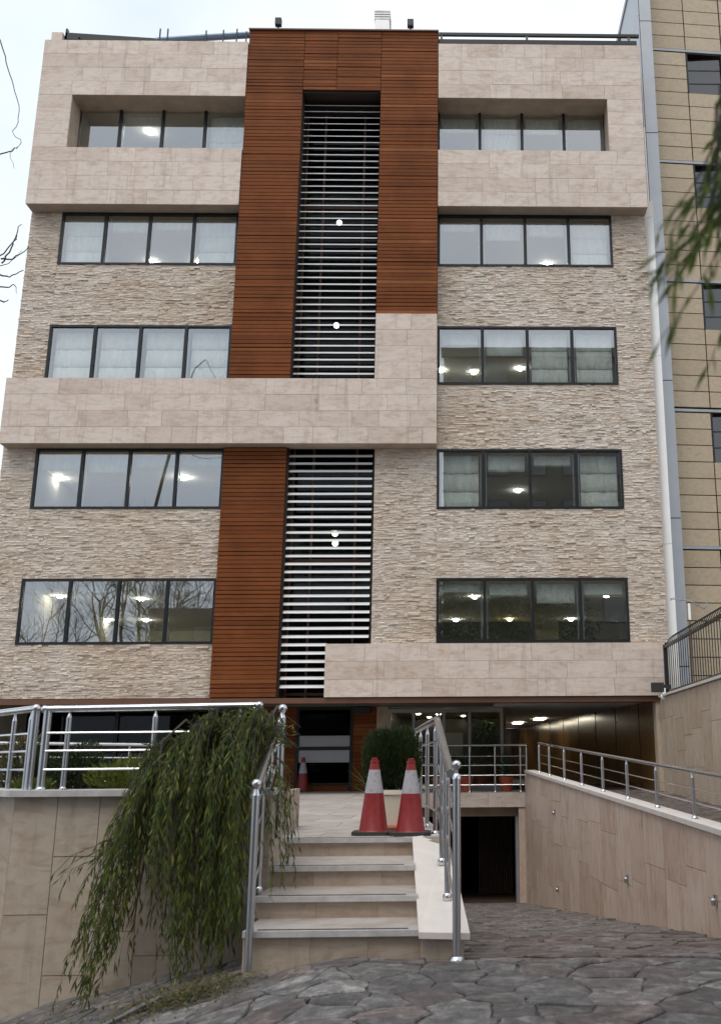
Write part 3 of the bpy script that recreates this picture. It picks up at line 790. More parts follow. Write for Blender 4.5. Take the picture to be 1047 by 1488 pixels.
# ------------------------------------------------------------------ ramp wall with coping and low rail
RWl = thing('ramp_wall', 'pinkish travertine slab wall along the garage ramp with pale sloping coping', 'wall', (2.2, 15, -1.5))
def cz(y): return -.64+(.46/12.4)*(y-9.9)           # coping top
def seg(y0, y1, xa, xb, za0, za1, zb0, zb1):
    """block following the wall line: offsets xa..xb, lower z at y0/y1 and upper z at y0/y1"""
    return MB().hexa([(ramp_x(y0)+xa, y0, za0), (ramp_x(y0)+xb, y0, za0), (ramp_x(y1)+xb, y1, za1), (ramp_x(y1)+xa, y1, za1),
                      (ramp_x(y0)+xa, y0, zb0), (ramp_x(y0)+xb, y0, zb0), (ramp_x(y1)+xb, y1, zb1), (ramp_x(y1)+xa, y1, zb1)])
seg(5, 22.98, .03, .16, -1.9, -3.3, cz(5)-.06, cz(22.98)-.06).build('wall_core', 'joint', RWl)
y = 5.0; rq = random.Random(4)
while y < 22.9:
    wd = rq.uniform(.62, .95)
    if 22.95-(y+wd) < .25: wd = 22.95-y
    a, c = y+.003, y+wd-.003
    zb0 = gz(2, a)-.05; zb1 = gz(2, c)-.05; ztop0, ztop1 = cz(a)-.062, cz(c)-.062
    cuts = []
    z = zb0+rq.uniform(.25, 1.1)
    while z < ztop0-.25: cuts.append(z); z += rq.uniform(.5, 1.1)
    lev = [None]+cuts+[None]
    for q in range(len(lev)-1):
        l0 = zb0 if q == 0 else lev[q]+.003; l1 = zb1 if q == 0 else lev[q]+.003
        u0 = ztop0 if lev[q+1] is None else lev[q+1]-.003; u1 = ztop1 if lev[q+1] is None else lev[q+1]-.003
        d = rq.uniform(-.003, .003)
        seg(a, c, d, .03+d, l0, l1, u0, u1).build('stone_slab', 'ramp_stone', RWl)
    y += wd
y = 5.0
while y < 22.7:
    y2 = min(y+1.6, 22.75)
    seg(y+.002, y2-.002, -.035, .20, cz(y)-.055, cz(y2)-.055, cz(y), cz(y2)).build('coping_stone', 'cheek_stone', RWl); y = y2
# small wall lamps along the ramp
for (x, y, z, wh) in ((1.85, 19.11, -.91, 'highest and farthest'), (2.27, 13.69, -1.5, 'in the middle of the wall'), (2.54, 10.17, -1.32, 'nearest to the right edge'), (1.86, 18.94, -2.24, 'low, near the garage mouth')):
    t = thing('wall_lamp', 'small metal wall lamp on the ramp wall, '+wh, 'wall lamp', (x-.03, y, z), 'lamps set in the ramp wall')
    xx = ramp_x(y)
    MB().box(xx-.02, xx, y-.03, y+.03, z-.05, z+.05).build('base', 'steel', t)
    MB().lathe([(.02, -.05), (.024, 0), (.012, .02)], xx-.035, y, z, 10).build('shade', 'steel', t)
def rail_set(t, top, bars, posts, rt=.027, rb=.011, rp=.019, ball=False, cap=True):
    MB().tube(top, rt, 10).build('top_rail', 'polished_steel', t, True)
    for b_ in bars: MB().tube(b_, rb, 7).build('bar', 'polished_steel', t, True)
    for (p, z0, z1) in posts:
        m = MB().tube([(p[0], p[1], z0), (p[0], p[1], z1-.07)], rp, 10); po = m.build('post', 'steel', t, True)
        MB().lathe([(rp*.95, 0), (rp*.6, .03), (.009, .045), (.009, .075)], p[0], p[1], z1-.075, 10).build('post_cap', 'polished_steel', po, True)
        MB().lathe([(rp*1.7, 0), (rp*1.6, .012), (rp, .03)], p[0], p[1], z0, 12).build('base_ring', 'polished_steel', po, True)
t = thing('ramp_railing', 'low stainless steel railing on the sloping coping of the ramp wall', 'railing', (2.3, 15, -.4))
def rr_(y): return ramp_x(y)+.08
def rtop(y): return -.16+(.55/11.5)*(y-9.8)
pp = [21.35, 20.1, 18.5, 16.93, 15.35, 13.85, 12.4, 10.96, 9.6, 8.2, 6.9]
rail_set(t, [(rr_(21.4), 21.4, rtop(21.4)), (rr_(6), 6, rtop(6))],
         [[(rr_(21.4), 21.4, cz(21.4)+(rtop(21.4)-cz(21.4))*f_), (rr_(6), 6, cz(6)+(rtop(6)-cz(6))*f_)] for f_ in (.34, .62)],
         [((rr_(y), y), cz(y), rtop(y)) for y in pp], .022, .008, .022)

# ------------------------------------------------------------------ terrace, landing, garage
land = MB()
def lr(y): return -.13-.105*(y-10.83) if y > 10.1 else -.10      # right edge of the landing
zl = -.72
ter = MB()
ter.hexa([(-11, 10.3, -1.2), (lr(10.3), 10.3, -1.2), (lr(23), 23, -1.2), (-11, 23, -1.2), (-11, 10.3, zl-.03), (lr(10.3), 10.3, zl-.03), (lr(23), 23, zl+.04), (-11, 23, zl+.04)])
ter.hexa([(-11, 23.0, -.97), (1.68, 23.0, -.97), (1.68, 24.6, -.97), (-11, 24.6, -.97), (-11, 23.0, zl+.045), (1.68, 23.0, zl+.045), (1.68, 24.6, zl+.045), (-11, 24.6, zl+.045)])
land = struct(ter.build('landing', 'joint'))
# big floor tiles of the landing
ra = random.Random(2); yy = 10.36; row = 0
def lz(y): return zl-.03+(.07/12.7)*(y-10.3)
while yy < 24.4:
    y2 = min(yy+.8, 24.45); x = -11.0+(row % 2)*.4
    while x < lr(yy)-.02 or (yy > 22.9 and x < 1.6):
        lim0 = lr(yy) if yy < 22.4 else 1.66; lim1 = lr(y2) if yy < 22.4 else 1.66
        xa = x; xb = x+.8
        if xa > -5.2 and xa < min(lim0, lim1)-.03:
            b0 = min(xb, lim0)-.004; b1 = min(xb, lim1)-.004
            d = ra.uniform(-.001, .001)
            MB().hexa([(xa+.003, yy+.003, lz(yy)), (b0, yy+.003, lz(yy)), (b1, y2-.003, lz(y2)), (xa+.003, y2-.003, lz(y2)),
                       (xa+.003, yy+.003, lz(yy)+.03+d), (b0, yy+.003, lz(yy)+.03+d), (b1, y2-.003, lz(y2)+.03+d), (xa+.003, y2-.003, lz(y2)+.03+d)]).build('floor_tile', 'floor_stone', land)
        x = xb
    yy = y2; row += 1
# terrace edge beam above the garage
tiles(land, 'edge_stone', 'travertine', -1.44, 1.64, -.975, -.655, 22.965, .32, (.5, .8))
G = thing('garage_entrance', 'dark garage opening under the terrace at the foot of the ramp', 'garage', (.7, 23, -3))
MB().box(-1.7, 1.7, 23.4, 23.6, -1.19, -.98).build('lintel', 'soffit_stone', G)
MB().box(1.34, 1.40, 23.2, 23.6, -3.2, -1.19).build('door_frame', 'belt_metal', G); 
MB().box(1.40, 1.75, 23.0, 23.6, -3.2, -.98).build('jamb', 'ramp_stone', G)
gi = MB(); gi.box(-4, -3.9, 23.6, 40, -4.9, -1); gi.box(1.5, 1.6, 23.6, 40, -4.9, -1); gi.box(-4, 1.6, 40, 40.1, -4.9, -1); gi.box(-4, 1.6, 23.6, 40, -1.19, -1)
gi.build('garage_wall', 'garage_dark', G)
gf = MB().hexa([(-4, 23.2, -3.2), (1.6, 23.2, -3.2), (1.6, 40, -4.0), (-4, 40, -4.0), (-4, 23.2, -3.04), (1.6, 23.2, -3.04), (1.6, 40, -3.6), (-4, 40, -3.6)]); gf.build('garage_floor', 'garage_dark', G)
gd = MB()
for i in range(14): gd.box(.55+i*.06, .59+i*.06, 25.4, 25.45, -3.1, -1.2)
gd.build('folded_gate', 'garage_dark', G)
# retaining wall below the landing edge
P = thing('landing_wall', 'stone retaining wall below the right edge of the landing', 'wall', (-.3, 14, -2))
for k in range(20):
    ya = 10.35+k*.632; yb_ = ya+.628
    MB().hexa([(lr(ya)-.05, ya, gz(0, ya)-.3), (lr(ya)-.01, ya, gz(0, ya)-.3), (lr(yb_)-.01, yb_, gz(0, yb_)-.3), (lr(yb_)-.05, yb_, gz(0, yb_)-.3),
               (lr(ya)-.05, ya, lz(ya)), (lr(ya)-.01, ya, lz(ya)), (lr(yb_)-.01, yb_, lz(yb_)), (lr(yb_)-.05, yb_, lz(yb_))]).build('stone_slab', 'riser_stone', P)
MB().hexa([(lr(10.3)-.3, 10.32, -3.5), (lr(10.3)-.06, 10.32, -3.5), (lr(23)-.06, 23, -3.5), (lr(23)-.3, 23, -3.5), (lr(10.3)-.3, 10.32, -1.2), (lr(10.3)-.06, 10.32, -1.2), (lr(23)-.06, 23, -1.2), (lr(23)-.3, 23, -1.2)]).build('wall_core', 'joint', P)

# ------------------------------------------------------------------ stairs
S = thing('stairs', 'four stone steps with pale nosings and dark grip strips up to the landing', 'stairs', (-.9, 9, -1.4))
nose = [(10.25, -.72), (9.30, -.89), (8.62, -1.06), (8.0, -1.23)]     # front edge y, tread height
XA = [-1.80, -1.80, -1.66, -1.62]
XB = [-.43, -.375, -.32, -.27]
for i, ((y, z), xa, xb) in enumerate(zip(nose, XA, XB)):
    back = 10.34 if i == 0 else nose[i-1][0]+.03
    ty = (10.40 if i == 0 else nose[i-1][0]+.05)
    if i == 0: ty = 10.36
    st = MB().box(xa, xb, y, ty, z-.038, z).build('step', 'floor_stone' if i else 'floor_stone', S)
    MB().box(xa, xb+.004, y-.006, y+.03, z-.042, z+.002).build('nosing', 'nosing_stone', st)
    MB().box(xa+.10, xb-.10, y+.05, y+.085, z+.0015, z+.004).build('grip_strip', 'grip', st)
    zbot = -1.75 if i == 3 else nose[i+1][1]
    tw = [xa, xa+(xb-xa)*R.uniform(.3, .45), xa+(xb-xa)*R.uniform(.7, .8), xb]
    MB().box(xa, xb, y+.055, y+.25, zbot-.02, z-.04).build('riser_core', 'joint', st)
    for q in range(3): MB().box(tw[q]+.001, tw[q+1]-.001, y+.035, y+.055, zbot, z-.043).build('riser', 'riser_stone', st)
# sloped cheek on the right of the steps
CH = MB().hexa([(-.285, 7.93, -1.28), (.10, 7.86, -1.28), (lr(10.7)+.02, 10.75, -.78), (-.44, 10.28, -.78),
                (-.285, 7.93, -1.235), (.10, 7.86, -1.235), (lr(10.7)+.02, 10.75, -.712), (-.44, 10.28, -.712)])
CH.build('cheek_slab', 'cheek_stone', S)
MB().hexa([(-.27, 7.99, -1.5), (.055, 7.96, -1.5), (lr(10.6), 10.6, -2.0), (-.44, 10.28, -2.0), (-.27, 7.99, -1.29), (.055, 7.96, -1.29), (lr(10.6), 10.6, -.79), (-.44, 10.28, -.79)]).build('cheek_wall', 'riser_stone', S)

# stair and landing railings
t = thing('stair_railing', 'stainless steel railing with ball topped post right of the steps, running back along the landing', 'railing', (0, 8, -1.4))
def lrl(y): return lr(y)-.10
K = (-.20, 10.32, .435)
A = (-.045, 7.80, -.08)
MB().tube([A, K, (lrl(22.7), 22.7, .40)], .034, 12).build('top_rail', 'polished_steel', t, True)
MB().tube([(0, 7.79, -1.43), (0, 7.79, -.11)], .031, 14).build('post', 'steel', t, True)
MB().lathe([(.036, 0), (.03, .03), (.012, .045), (.012, .07)], 0, 7.79, -.12, 12).build('post_collar', 'polished_steel', t, True)
MB().ball((0, 7.79, -.015), .036, 16).build('ball_finial', 'polished_steel', t, True)
MB().lathe([(.06, 0), (.055, .015), (.04, .03)], 0, 7.79, -1.41, 14).build('base_ring', 'polished_steel', t, True)
for f_ in (.33, .72):
    x = A[0]+(K[0]-A[0])*f_; y = A[1]+(K[1]-A[1])*f_; zt = A[2]+(K[2]-A[2])*f_
    zc_ = -1.235+(y-7.9)*.19
    x += .02
    MB().tube([(x, y, zc_+.02), (x, y, zt-.04)], .025, 12).build('post', 'steel', t, True); MB().ball((x, y, zc_+.02), .042, 14).build('ball_foot', 'polished_steel', t, True)
for f_ in (.2, .42, .64, .84):
    MB().tube([(A[0]+.02, A[1]+.02, A[2]-1.05*f_), (K[0]+.01, K[1], K[2]-1.08*f_)], .010, 7).build('bar', 'polished_steel', t, True)
    MB().tube([(K[0], K[1], K[2]-1.08*f_), (lrl(22.7), 22.7, .40-1.03*f_)], .010, 7).build('bar', 'polished_steel', t, True)
y = 10.75
while y < 22.8:
    MB().tube([(lrl(y), y, lz(y)+.03), (lrl(y), y, .33)], .024, 10).build('post', 'steel', t, True)
    MB().lathe([(.024, 0), (.016, .035), (.009, .05), (.009, .09)], lrl(y), y, .325, 10).build('post_cap', 'polished_steel', t, True)
    MB().lathe([(.04, 0), (.038, .012), (.024, .03)], lrl(y), y, lz(y)+.03, 10).build('base_ring', 'polished_steel', t, True)
    y += 1.15
t = thing('stair_railing', 'stainless steel railing with ball topped posts left of the steps, beside the hanging foliage', 'railing', (-1.6, 8, -1.4))
MB().tube([(-1.555, 7.95, -1.5), (-1.555, 7.95, -.235)], .031, 14).build('post', 'steel', t, True); MB().ball((-1.555, 7.95, -.15), .040, 16).build('ball_finial', 'polished_steel', t, True)
MB().lathe([(.031, 0), (.02, .03), (.012, .06)], -1.555, 7.95, -.235, 12).build('post_collar', 'polished_steel', t, True)
MB().tube([(-1.785, 10.3, -.72), (-1.785, 10.3, .46)], .036, 14).build('post', 'steel', t, True); MB().ball((-1.785, 10.3, .555), .046, 16).build('ball_finial', 'polished_steel', t, True)
MB().lathe([(.036, 0), (.024, .03), (.014, .07)], -1.785, 10.3, .46, 12).build('post_collar', 'polished_steel', t, True)
MB().tube([(-1.58, 8.0, -.24), (-1.82, 10.25, .42)], .034, 12).build('top_rail', 'polished_steel', t, True)
for f_ in (.2, .4, .6, .8): MB().tube([(-1.585, 8.0, -.24-1.0*f_), (-1.82, 10.25, .40-1.05*f_)], .010, 7).build('bar', 'polished_steel', t, True)
for f_ in (.35, .7):
    x = -1.58-.24*f_; y = 8+2.25*f_; MB().tube([(x, y, -1.2+.5*f_), (x, y, -.28+.66*f_)], .024, 10).build('post', 'steel', t, True); MB().ball((x, y, -1.2+.5*f_), .04).build('ball_foot', 'polished_steel', t, True)
t = thing('terrace_railing', 'stainless steel railing along the terrace edge above the garage opening', 'railing', (0, 23, -.65))
rail_set(t, [(-1.5, 23.04, .385), (1.61, 23.04, .385)], [[(-1.5, 23.04, z), (1.61, 23.04, z)] for z in (.14, -.06, -.28, -.49)],
         [((x, 23.04), -.65, .385) for x in (-.86, -.28, .30, .88, 1.46, 1.60)], .026, .011, .018)

# ------------------------------------------------------------------ left garden wall and railing
LWa = thing('garden_wall', 'dull beige stone wall with grey coping left of the steps', 'wall', (-3, 9.3, -1.8))
MB().box(-3.93, -1.68, 9.24, 9.55, -2.5, -.30).build('wall_core', 'joint', LWa)
cols = [-3.95, -3.565, -3.19, -2.80, -2.42, -2.03, -1.66]
for i in range(6):
    cuts = {0: [-1.26], 1: [-.78, -1.75], 2: [-1.4], 3: [-.85, -1.6], 4: [-1.3], 5: [-.8, -1.4]}[i]
    lv = [-.27]+cuts+[-2.4]
    for a, b_ in zip(lv[:-1], lv[1:]):
        piece('stone_slab', 'wall_stone', LWa, cols[i]+.003, cols[i+1]-.003, 9.21, 9.24, b_+.003, a-.003)
MB().hexa([(-9.5, 15.2, -2.9), (-3.95, 9.21, -2.9), (-3.8, 9.4, -2.9), (-9.3, 15.4, -2.9), (-9.5, 15.2, -.27), (-3.95, 9.21, -.27), (-3.8, 9.4, -.27), (-9.3, 15.4, -.27)]).build('side_wall', 'wall_stone', LWa)
MB().box(-2.86, -1.66, 9.13, 9.6, -.268, -.212).build('coping_stone', 'nosing_stone', LWa); MB().box(-3.97, -2.865, 9.13, 9.6, -.268, -.214).build('coping_stone', 'nosing_stone', LWa)
MB().hexa([(-9.6, 15.1, -.268), (-3.97, 9.13, -.268), (-3.97, 9.6, -.268), (-9.3, 15.5, -.268), (-9.6, 15.1, -.212), (-3.97, 9.13, -.212), (-3.97, 9.6, -.212), (-9.3, 15.5, -.212)]).build('coping_stone', 'nosing_stone', LWa)
MB().box(-1.895, -1.84, 10.37, 12.0, -1.2, -.28).build('side_slab', 'wall_stone', LWa); MB().box(-1.82, -1.66, 9.25, 10.36, -1.6, -.72).build('side_slab', 'wall_stone', LWa)
bed = MB().box(-9, -1.9, 9.6, 12.0, -.9, -.30); struct(bed.build('garden_bed', 'soil'))
t = thing('garden_railing', 'stainless steel railing of three bars on top of the left garden wall', 'railing', (-2.8, 9.3, -.2))
yR = 9.3
MB().tube([(-3.80, yR, .505), (-1.83, yR, .53)], .033, 12).build('top_rail', 'polished_steel', t, True)
for z in (.29, .13, -.035): MB().tube([(-3.76, yR-.02, z), (-1.86, yR-.02, z+.005)], .011, 7).build('bar', 'polished_steel', t, True)
for x, r_ in ((-3.77, .036), (-3.57, .024), (-2.78, .024), (-2.0, .024), (-1.86, .036)):
    po = MB().tube([(x, yR, -.212), (x, yR, .50 if r_ > .03 else .43)], r_, 12).build('post', 'steel', t, True)
    if r_ < .03: MB().lathe([(.024, 0), (.016, .03), (.01, .04), (.01, .07)], x, yR, .425, 10).build('post_cap', 'polished_steel', po, True)
    MB().lathe([(r_*1.35, 0), (r_*1.3, .012), (r_, .025)], x, yR, -.213, 12).build('base_ring', 'polished_steel', po, True)
MB().ball((-3.80, yR, .505), .038).build('rail_end', 'polished_steel', t, True); MB().ball((-1.83, yR, .53), .038).build('rail_end', 'polished_steel', t, True)
MB().tube([(-1.86, yR, .02), (-1.86, yR, .0), (-1.62, yR+.0, .02)], .018, 8).build('link_bar', 'polished_steel', t, True)
t = thing('garden_railing', 'steel railing with many posts on the wall at the left edge, running back', 'railing', (-4.1, 9.5, -.2))
def lf(s): return (-3.90-.93*s, 9.35+1.0*s)
p0, p1 = lf(0), lf(5.5)
MB().tube([(*p0, .515), (*p1, .50)], .033, 12).build('top_rail', 'polished_steel', t, True); MB().ball((*p0, .515), .042).build('rail_end', 'polished_steel', t, True)
for z in (.29, .13, -.035): MB().tube([(*p0, z), (*p1, z)], .011, 7).build('bar', 'polished_steel', t, True)
for i, s in enumerate((.0, .07, .38, .75, 1.15, 1.6, 2.1, 2.7, 3.4, 4.2, 5.1)):
    p = lf(s); r_ = .036 if i == 0 else .022
    MB().tube([(*p, -.212), (*p, .50 if i == 0 else .42)], r_, 12).build('post', 'steel', t, True)
    if i: MB().lathe([(.022, 0), (.01, .05), (.009, .08)], *p, .42, 10).build('post_cap', 'polished_steel', t, True)
t = thing('far_railing', 'steel railing farther back across the terrace behind the garden plants', 'railing', (-6, 18, -.7))
for zt, r_ in ((.40, .028), (.16, .012), (-.05, .012), (-.26, .012)): MB().tube([(-12, 16.5, zt+.0), (-8.2, 18.0, zt), (-4.4, 19.6, zt-.05)], r_, 8).build('bar' if r_ < .02 else 'top_rail', 'polished_steel', t, True)
for i in range(10):
    f_ = i/9; x = -12+7.6*f_; y = 16.5+3.1*f_
    MB().tube([(x, y, -.68), (x, y, .36)], .02, 8).build('post', 'steel', t, True)

# ------------------------------------------------------------------ traffic cones
def cone(x, y, z, s, label, grp='traffic cones'):
    t = thing('traffic_cone', label, 'traffic cone', (x, y, z), grp)
    b = MB(); h = .23*s; ch = .07*s
    pts = [(-h+ch, -h), (h-ch, -h), (h, -h+ch), (h, h-ch), (h-ch, h), (-h+ch, h), (-h, h-ch), (-h, -h+ch)]
    b.prism([(x+a, y+c, z) for a, c in pts], [(x+a, y+c, z+.035*s) for a, c in pts]); b.build('base', 'rubber', t)
    def cyl(name, mat, prof): MB().lathe([(r*s, q*s) for r, q in prof], x, y, z, 28).build(name, mat, t, True)
    cyl('cone_body', 'cone_red', [(.17, .035), (.16, .05), (.105, .45)])
    cyl('reflective_band', 'cone_white', [(.1065, .445), (.062, .70)])
    cyl('cone_top', 'cone_red', [(.061, .695), (.047, .775), (.052, .78), (.050, .80), (.036, .802), (.036, .825), (.025, .83)])
cone(-.865, 10.72, -.715, .93, 'red and white traffic cone at the top of the steps, left of the white pot')
cone(-.475, 10.62, -.715, .92, 'red and white traffic cone at the top of the steps, right of the white pot')
cone(-3.66, 24.25, -.65, .97, 'red and white traffic cone standing far back against the dark side door')

# ------------------------------------------------------------------ plants
def leaf(b, p, d, n, L_, W_, bend=.0):
    """slim leaf: diamond folded along its rib"""
    d = d.normalized(); s = d.cross(n)
    s = s.normalized() if s.length > 1e-4 else Vector((1, 0, 0))
    m = p+d*L_*.45+Vector((0, 0, -bend*L_*.2)); e = p+d*L_+Vector((0, 0, -bend*L_))
    b.add([p, m+s*W_, e, m-s*W_], [(0, 1, 2, 3)])
def rv(rr): 
    v = Vector((rr.gauss(0, 1), rr.gauss(0, 1), rr.gauss(0, 1))); return v.normalized()
def pot(x, y, z, r, h, t, mat='terracotta', ribs=0):
    prof = [(r*.66, 0)]
    if ribs:
        for i in range(ribs*2+1):
            f_ = i/(ribs*2); prof.append((r*(.68+.24*f_)+(.008 if i % 2 else 0), h*(.03+.85*f_)))
    else: prof += [(r*.9, h*.8)]
    prof += [(r, h*.88), (r, h), (r*.88, h), (r*.85, h*.92)]
    MB().lathe(prof, x, y, z, 28).build('pot', mat, t, True); MB().lathe([(r*.86, 0), (r*.86, .01)], x, y, z+h*.93, 20).build('soil', 'soil', t)
def thuja(x, y, z, rx, rz, t, seed, n=5200, mat='thuja_leaf', up_=1.0, name='foliage', L_=.05):
    rr = random.Random(seed); b = MB()
    for i in range(n):
        u = rv(rr); rad = rr.random()**.38
        lump = 1+.10*math.sin(u.x*5+seed)+.08*math.sin(u.y*7+u.z*6)
        p = Vector((x+u.x*rx*rad*lump, y+u.y*rx*rad*lump, z+u.z*rz*rad*lump))
        d = (Vector((u.x*.55, u.y*.55, up_+.3*u.z))+rv(rr)*.30)
        leaf(b, p, d, rv(rr), rr.uniform(.6, 1.5)*L_, L_*.11)
    return b.build(name, mat, t)
t = thing('potted_conifer', 'round dark conifer in a cream ribbed pot between the two traffic cones', 'potted plant', (-.72, 11.6, -.71))
pot(-.72, 11.45, -.685, .27, .40, t, 'cream_plastic', 7)
MB().lathe([(.24, 0), (.27, .03), (.25, .03)], -.72, 11.45, -.71, 24).build('saucer', 'terracotta', t, True)
thuja(-.72, 11.45, .02, .33, .38, t, 5, 17000, L_=.048, up_=.8); MB().tube([(-.72, 11.45, -.33), (-.72, 11.45, 0)], [.03, .015], 6).build('stem', 'bark', t)
def yucca(x, y, z, s, label, seed, potted=True, grp=None, mat='yucca_leaf'):
    rr = random.Random(seed); t = thing('potted_yucca' if potted else 'yucca', label, 'potted plant' if potted else 'plant', (x, y, z), grp)
    hz = 0
    if potted: pot(x, y, z, .15*s, .28*s, t); hz = .28*s
    b = MB()
    for i in range(110):
        a = rr.uniform(0, 2*PI); el = rr.uniform(.15, 1.45); L_ = rr.uniform(.35, .6)*s; wd = .012*s
        p = Vector((x, y, z+hz+rr.uniform(0, .12)*s)); d = Vector((math.cos(a)*math.cos(el), math.sin(a)*math.cos(el), math.sin(el)))
        sd_ = Vector((-math.sin(a), math.cos(a), 0)); drp = rr.uniform(.02, .25)*L_*math.cos(el)
        q = p+d*L_*.5; e = p+d*L_-Vector((0, 0, drp))
        b.add([p-sd_*wd*.6, p+sd_*wd*.6, q+sd_*wd, q-sd_*wd, e], [(0, 1, 2, 3), (3, 2, 4)])
    b.build('leaves', mat, t)
    MB().tube([(x, y, z+hz-.02), (x, y, z+hz+.12*s)], .03*s, 6).build('stem', 'bark', t)
yucca(1.16, 23.5, -.645, 1.15, 'spiky potted yucca near the right end of the terrace railing', 1, True, 'potted yuccas on the terrace')
yucca(.22, 23.5, -.645, 1.2, 'spiky potted yucca just right of the stair railing post, in front of the entrance', 2, True, 'potted yuccas on the terrace')
yucca(-.42, 23.5, -.645, 1.1, 'potted yucca half hidden behind the stair railing bars', 3, True, 'potted yuccas on the terrace')
yucca(-1.0, 12.6, -.70, .95, 'light green spiky plant in a red pot just left of the round conifer', 4, True, None, 'shrub_leaf')
t = thing('lobby_plant', 'tall leafy plant standing inside behind the glass entrance doors', 'plant', (.7, 25.6, -.66))
thuja(.72, 25.6, .65, .28, .45, t, 8, 500, 'yucca_leaf', -.4, 'leaves', .2); MB().tube([(.72, 25.6, -.4), (.72, 25.6, .9)], .02, 6).build('stem', 'bark', t); pot(.72, 25.6, -.66, .2, .32, t)
def bush(x, y, z, rx, rz, label, seed, mat, n, L_, name='shrub', upv=.5):
    t = thing(name, label, 'shrub', (x, y, z-rz)); thuja(x, y, z, rx, rz, t, seed, n, mat, upv, 'foliage', L_)
    for k in range(3): MB().tube([(x, y, z-rz*.98), (x+rx*.3*(k-1), y, z)], [.02, .008], 5).build('stem', 'bark', t)
bush(-4.02, 10.9, -.05, .26, .28, 'round dark green clipped conifer behind the left garden railing', 31, 'thuja_leaf', 4200, .045, 'round_shrub')
bush(-3.35, 10.4, -.15, .36, .18, 'low yellow green shrub behind the railing, beside the hanging foliage', 32, 'shrub_leaf', 1500, .08)
bush(-2.95, 10.7, -.05, .3, .2, 'yellowish leafy shrub tucked behind the willow fronds', 33, 'shrub_leaf', 1200, .08)
bush(-4.55, 11.2, -.10, .22, .25, 'dark upright shrub behind the gap between the two left railings', 34, 'thuja_leaf', 2200, .06)
bush(-4.28, 10.3, -.22, .2, .09, 'low yellow flowering ground shrub at the foot of the round conifer', 35, 'shrub_leaf', 900, .05)
bush(-4.9, 11.5, .0, .2, .35, 'reddish dark narrow shrub at the far left behind the railing posts', 36, 'litter_leaf', 1300, .07)

def strand(b, wood_, path, rr, dens=.022, Lf=.085, Wf=.0065, mat=None):
    pts = [Vector(p) for p in path]
    wood_.tube(pts, [max(.0012, .004*(1-i/len(pts))) for i in range(len(pts))], 3, False)
    for a, c in zip(pts[:-1], pts[1:]):
        d = c-a; n = max(1, int(d.length/dens)); dn = d.normalized()
        for k in range(n):
            p = a+d*((k+rr.random())/n); side = rv(rr); side -= dn*side.dot(dn)
            leaf(b, p, dn*.9+side.normalized()*rr.uniform(.25, .75)+Vector((0, 0, -.35)), rv(rr), Lf*rr.uniform(.6, 1.25), Wf*rr.uniform(.7, 1.2), .1)
# willow draped over the garden railing down to the pavement
t = thing('weeping_willow', 'weeping willow shrub with green and yellow fronds draped over the railing left of the steps', 'willow', (-2.1, 9.7, -.3))
rr = random.Random(77); lv = MB(); wdn = MB()
for k in range(4):
    MB().tube([(-2.1+.1*k, 9.8, -.35), (-2.15+.12*k, 9.65, .05), (-2.5+.28*k, 9.3, .40+.04*k), (-2.6+.27*k, 8.95, .2), (-2.62+.25*k, 8.8, -.6), (-2.66+.24*k, 8.7, -1.3)], [.03, .022, .014, .010, .008, .004], 6).build('limb', 'bark', t, True)
bunches = [(-2.74, -3.22, -1.98, 20), (-2.70, -3.06, -1.96, 26), (-2.66, -2.92, -1.90, 22), (-2.74, -3.12, -1.15, 8), (-2.62, -2.78, -1.70, 18), (-2.66, -2.84, -.9, 14),
           (-2.52, -2.62, -.70, 18), (-2.48, -2.46, -1.38, 12), (-2.42, -2.38, -1.0, 18), (-2.36, -2.30, -1.72, 32), (-2.26, -2.20, -1.70, 32), (-2.18, -2.16, -1.4, 24),
           (-2.12, -2.08, -1.68, 38), (-2.02, -1.98, -1.5, 30), (-1.96, -1.90, -1.62, 36), (-1.88, -1.82, -1.45, 30), (-1.82, -1.74, -1.45, 20), (-1.80, -1.68, -.8, 16), (-2.2, -2.25, -.5, 22), (-1.95, -1.93, -.45, 20)]
for (xa, xe, ze, n_) in bunches:
    yc = rr.uniform(8.3, 8.9); y0c = rr.uniform(9.02, 9.6)
    for i in range(int(n_*(.92 if xa > -2.5 else 1.0))):
        x0 = xa+rr.gauss(0, .045); u = (x0+2.78)/1.03
        ztop = .12+.39*max(0, min(1, .15+u*1.4))*rr.uniform(.5, 1.05)
        y0 = y0c+rr.gauss(0, .12); yend = yc+rr.gauss(0, .10)
        fr_ = rr.uniform(.7, 1.0) if rr.random() < .75 else rr.uniform(.35, .7)
        zend = ztop+(ze-ztop)*fr_*rr.uniform(.92, 1.06); drift = (xe-xa)*fr_+rr.gauss(0, .022)
        zend = max(zend, gz(xe, yend)+.02)
        pth = [Vector((x0+rr.uniform(.02, .3), y0+.22, ztop-.18)), Vector((x0+.05, y0, ztop))]
        for q in range(1, 8):
            f_ = q/7; yq = y0+(yend-y0)*(1-(1-f_)**2.2)
            pth.append(Vector((x0+drift*f_**1.7+.018*math.sin(f_*5+i), yq, ztop-.03+(zend-ztop)*f_**1.15)))
        strand(lv, wdn, pth, rr, rr.choice([.032, .036, .05, .16]), rr.uniform(.07, .12), rr.uniform(.0065, .0095))
# one frond reaching out to the left
for i in range(3):
    strand(lv, wdn, [(-2.7, 9.0, -.5-.05*i), (-2.95, 8.8, -.62-.05*i), (-3.2, 8.7, -.72-.06*i), (-3.36+.05*i, 8.65, -.9-.05*i)], rr, .04, .09, .008)
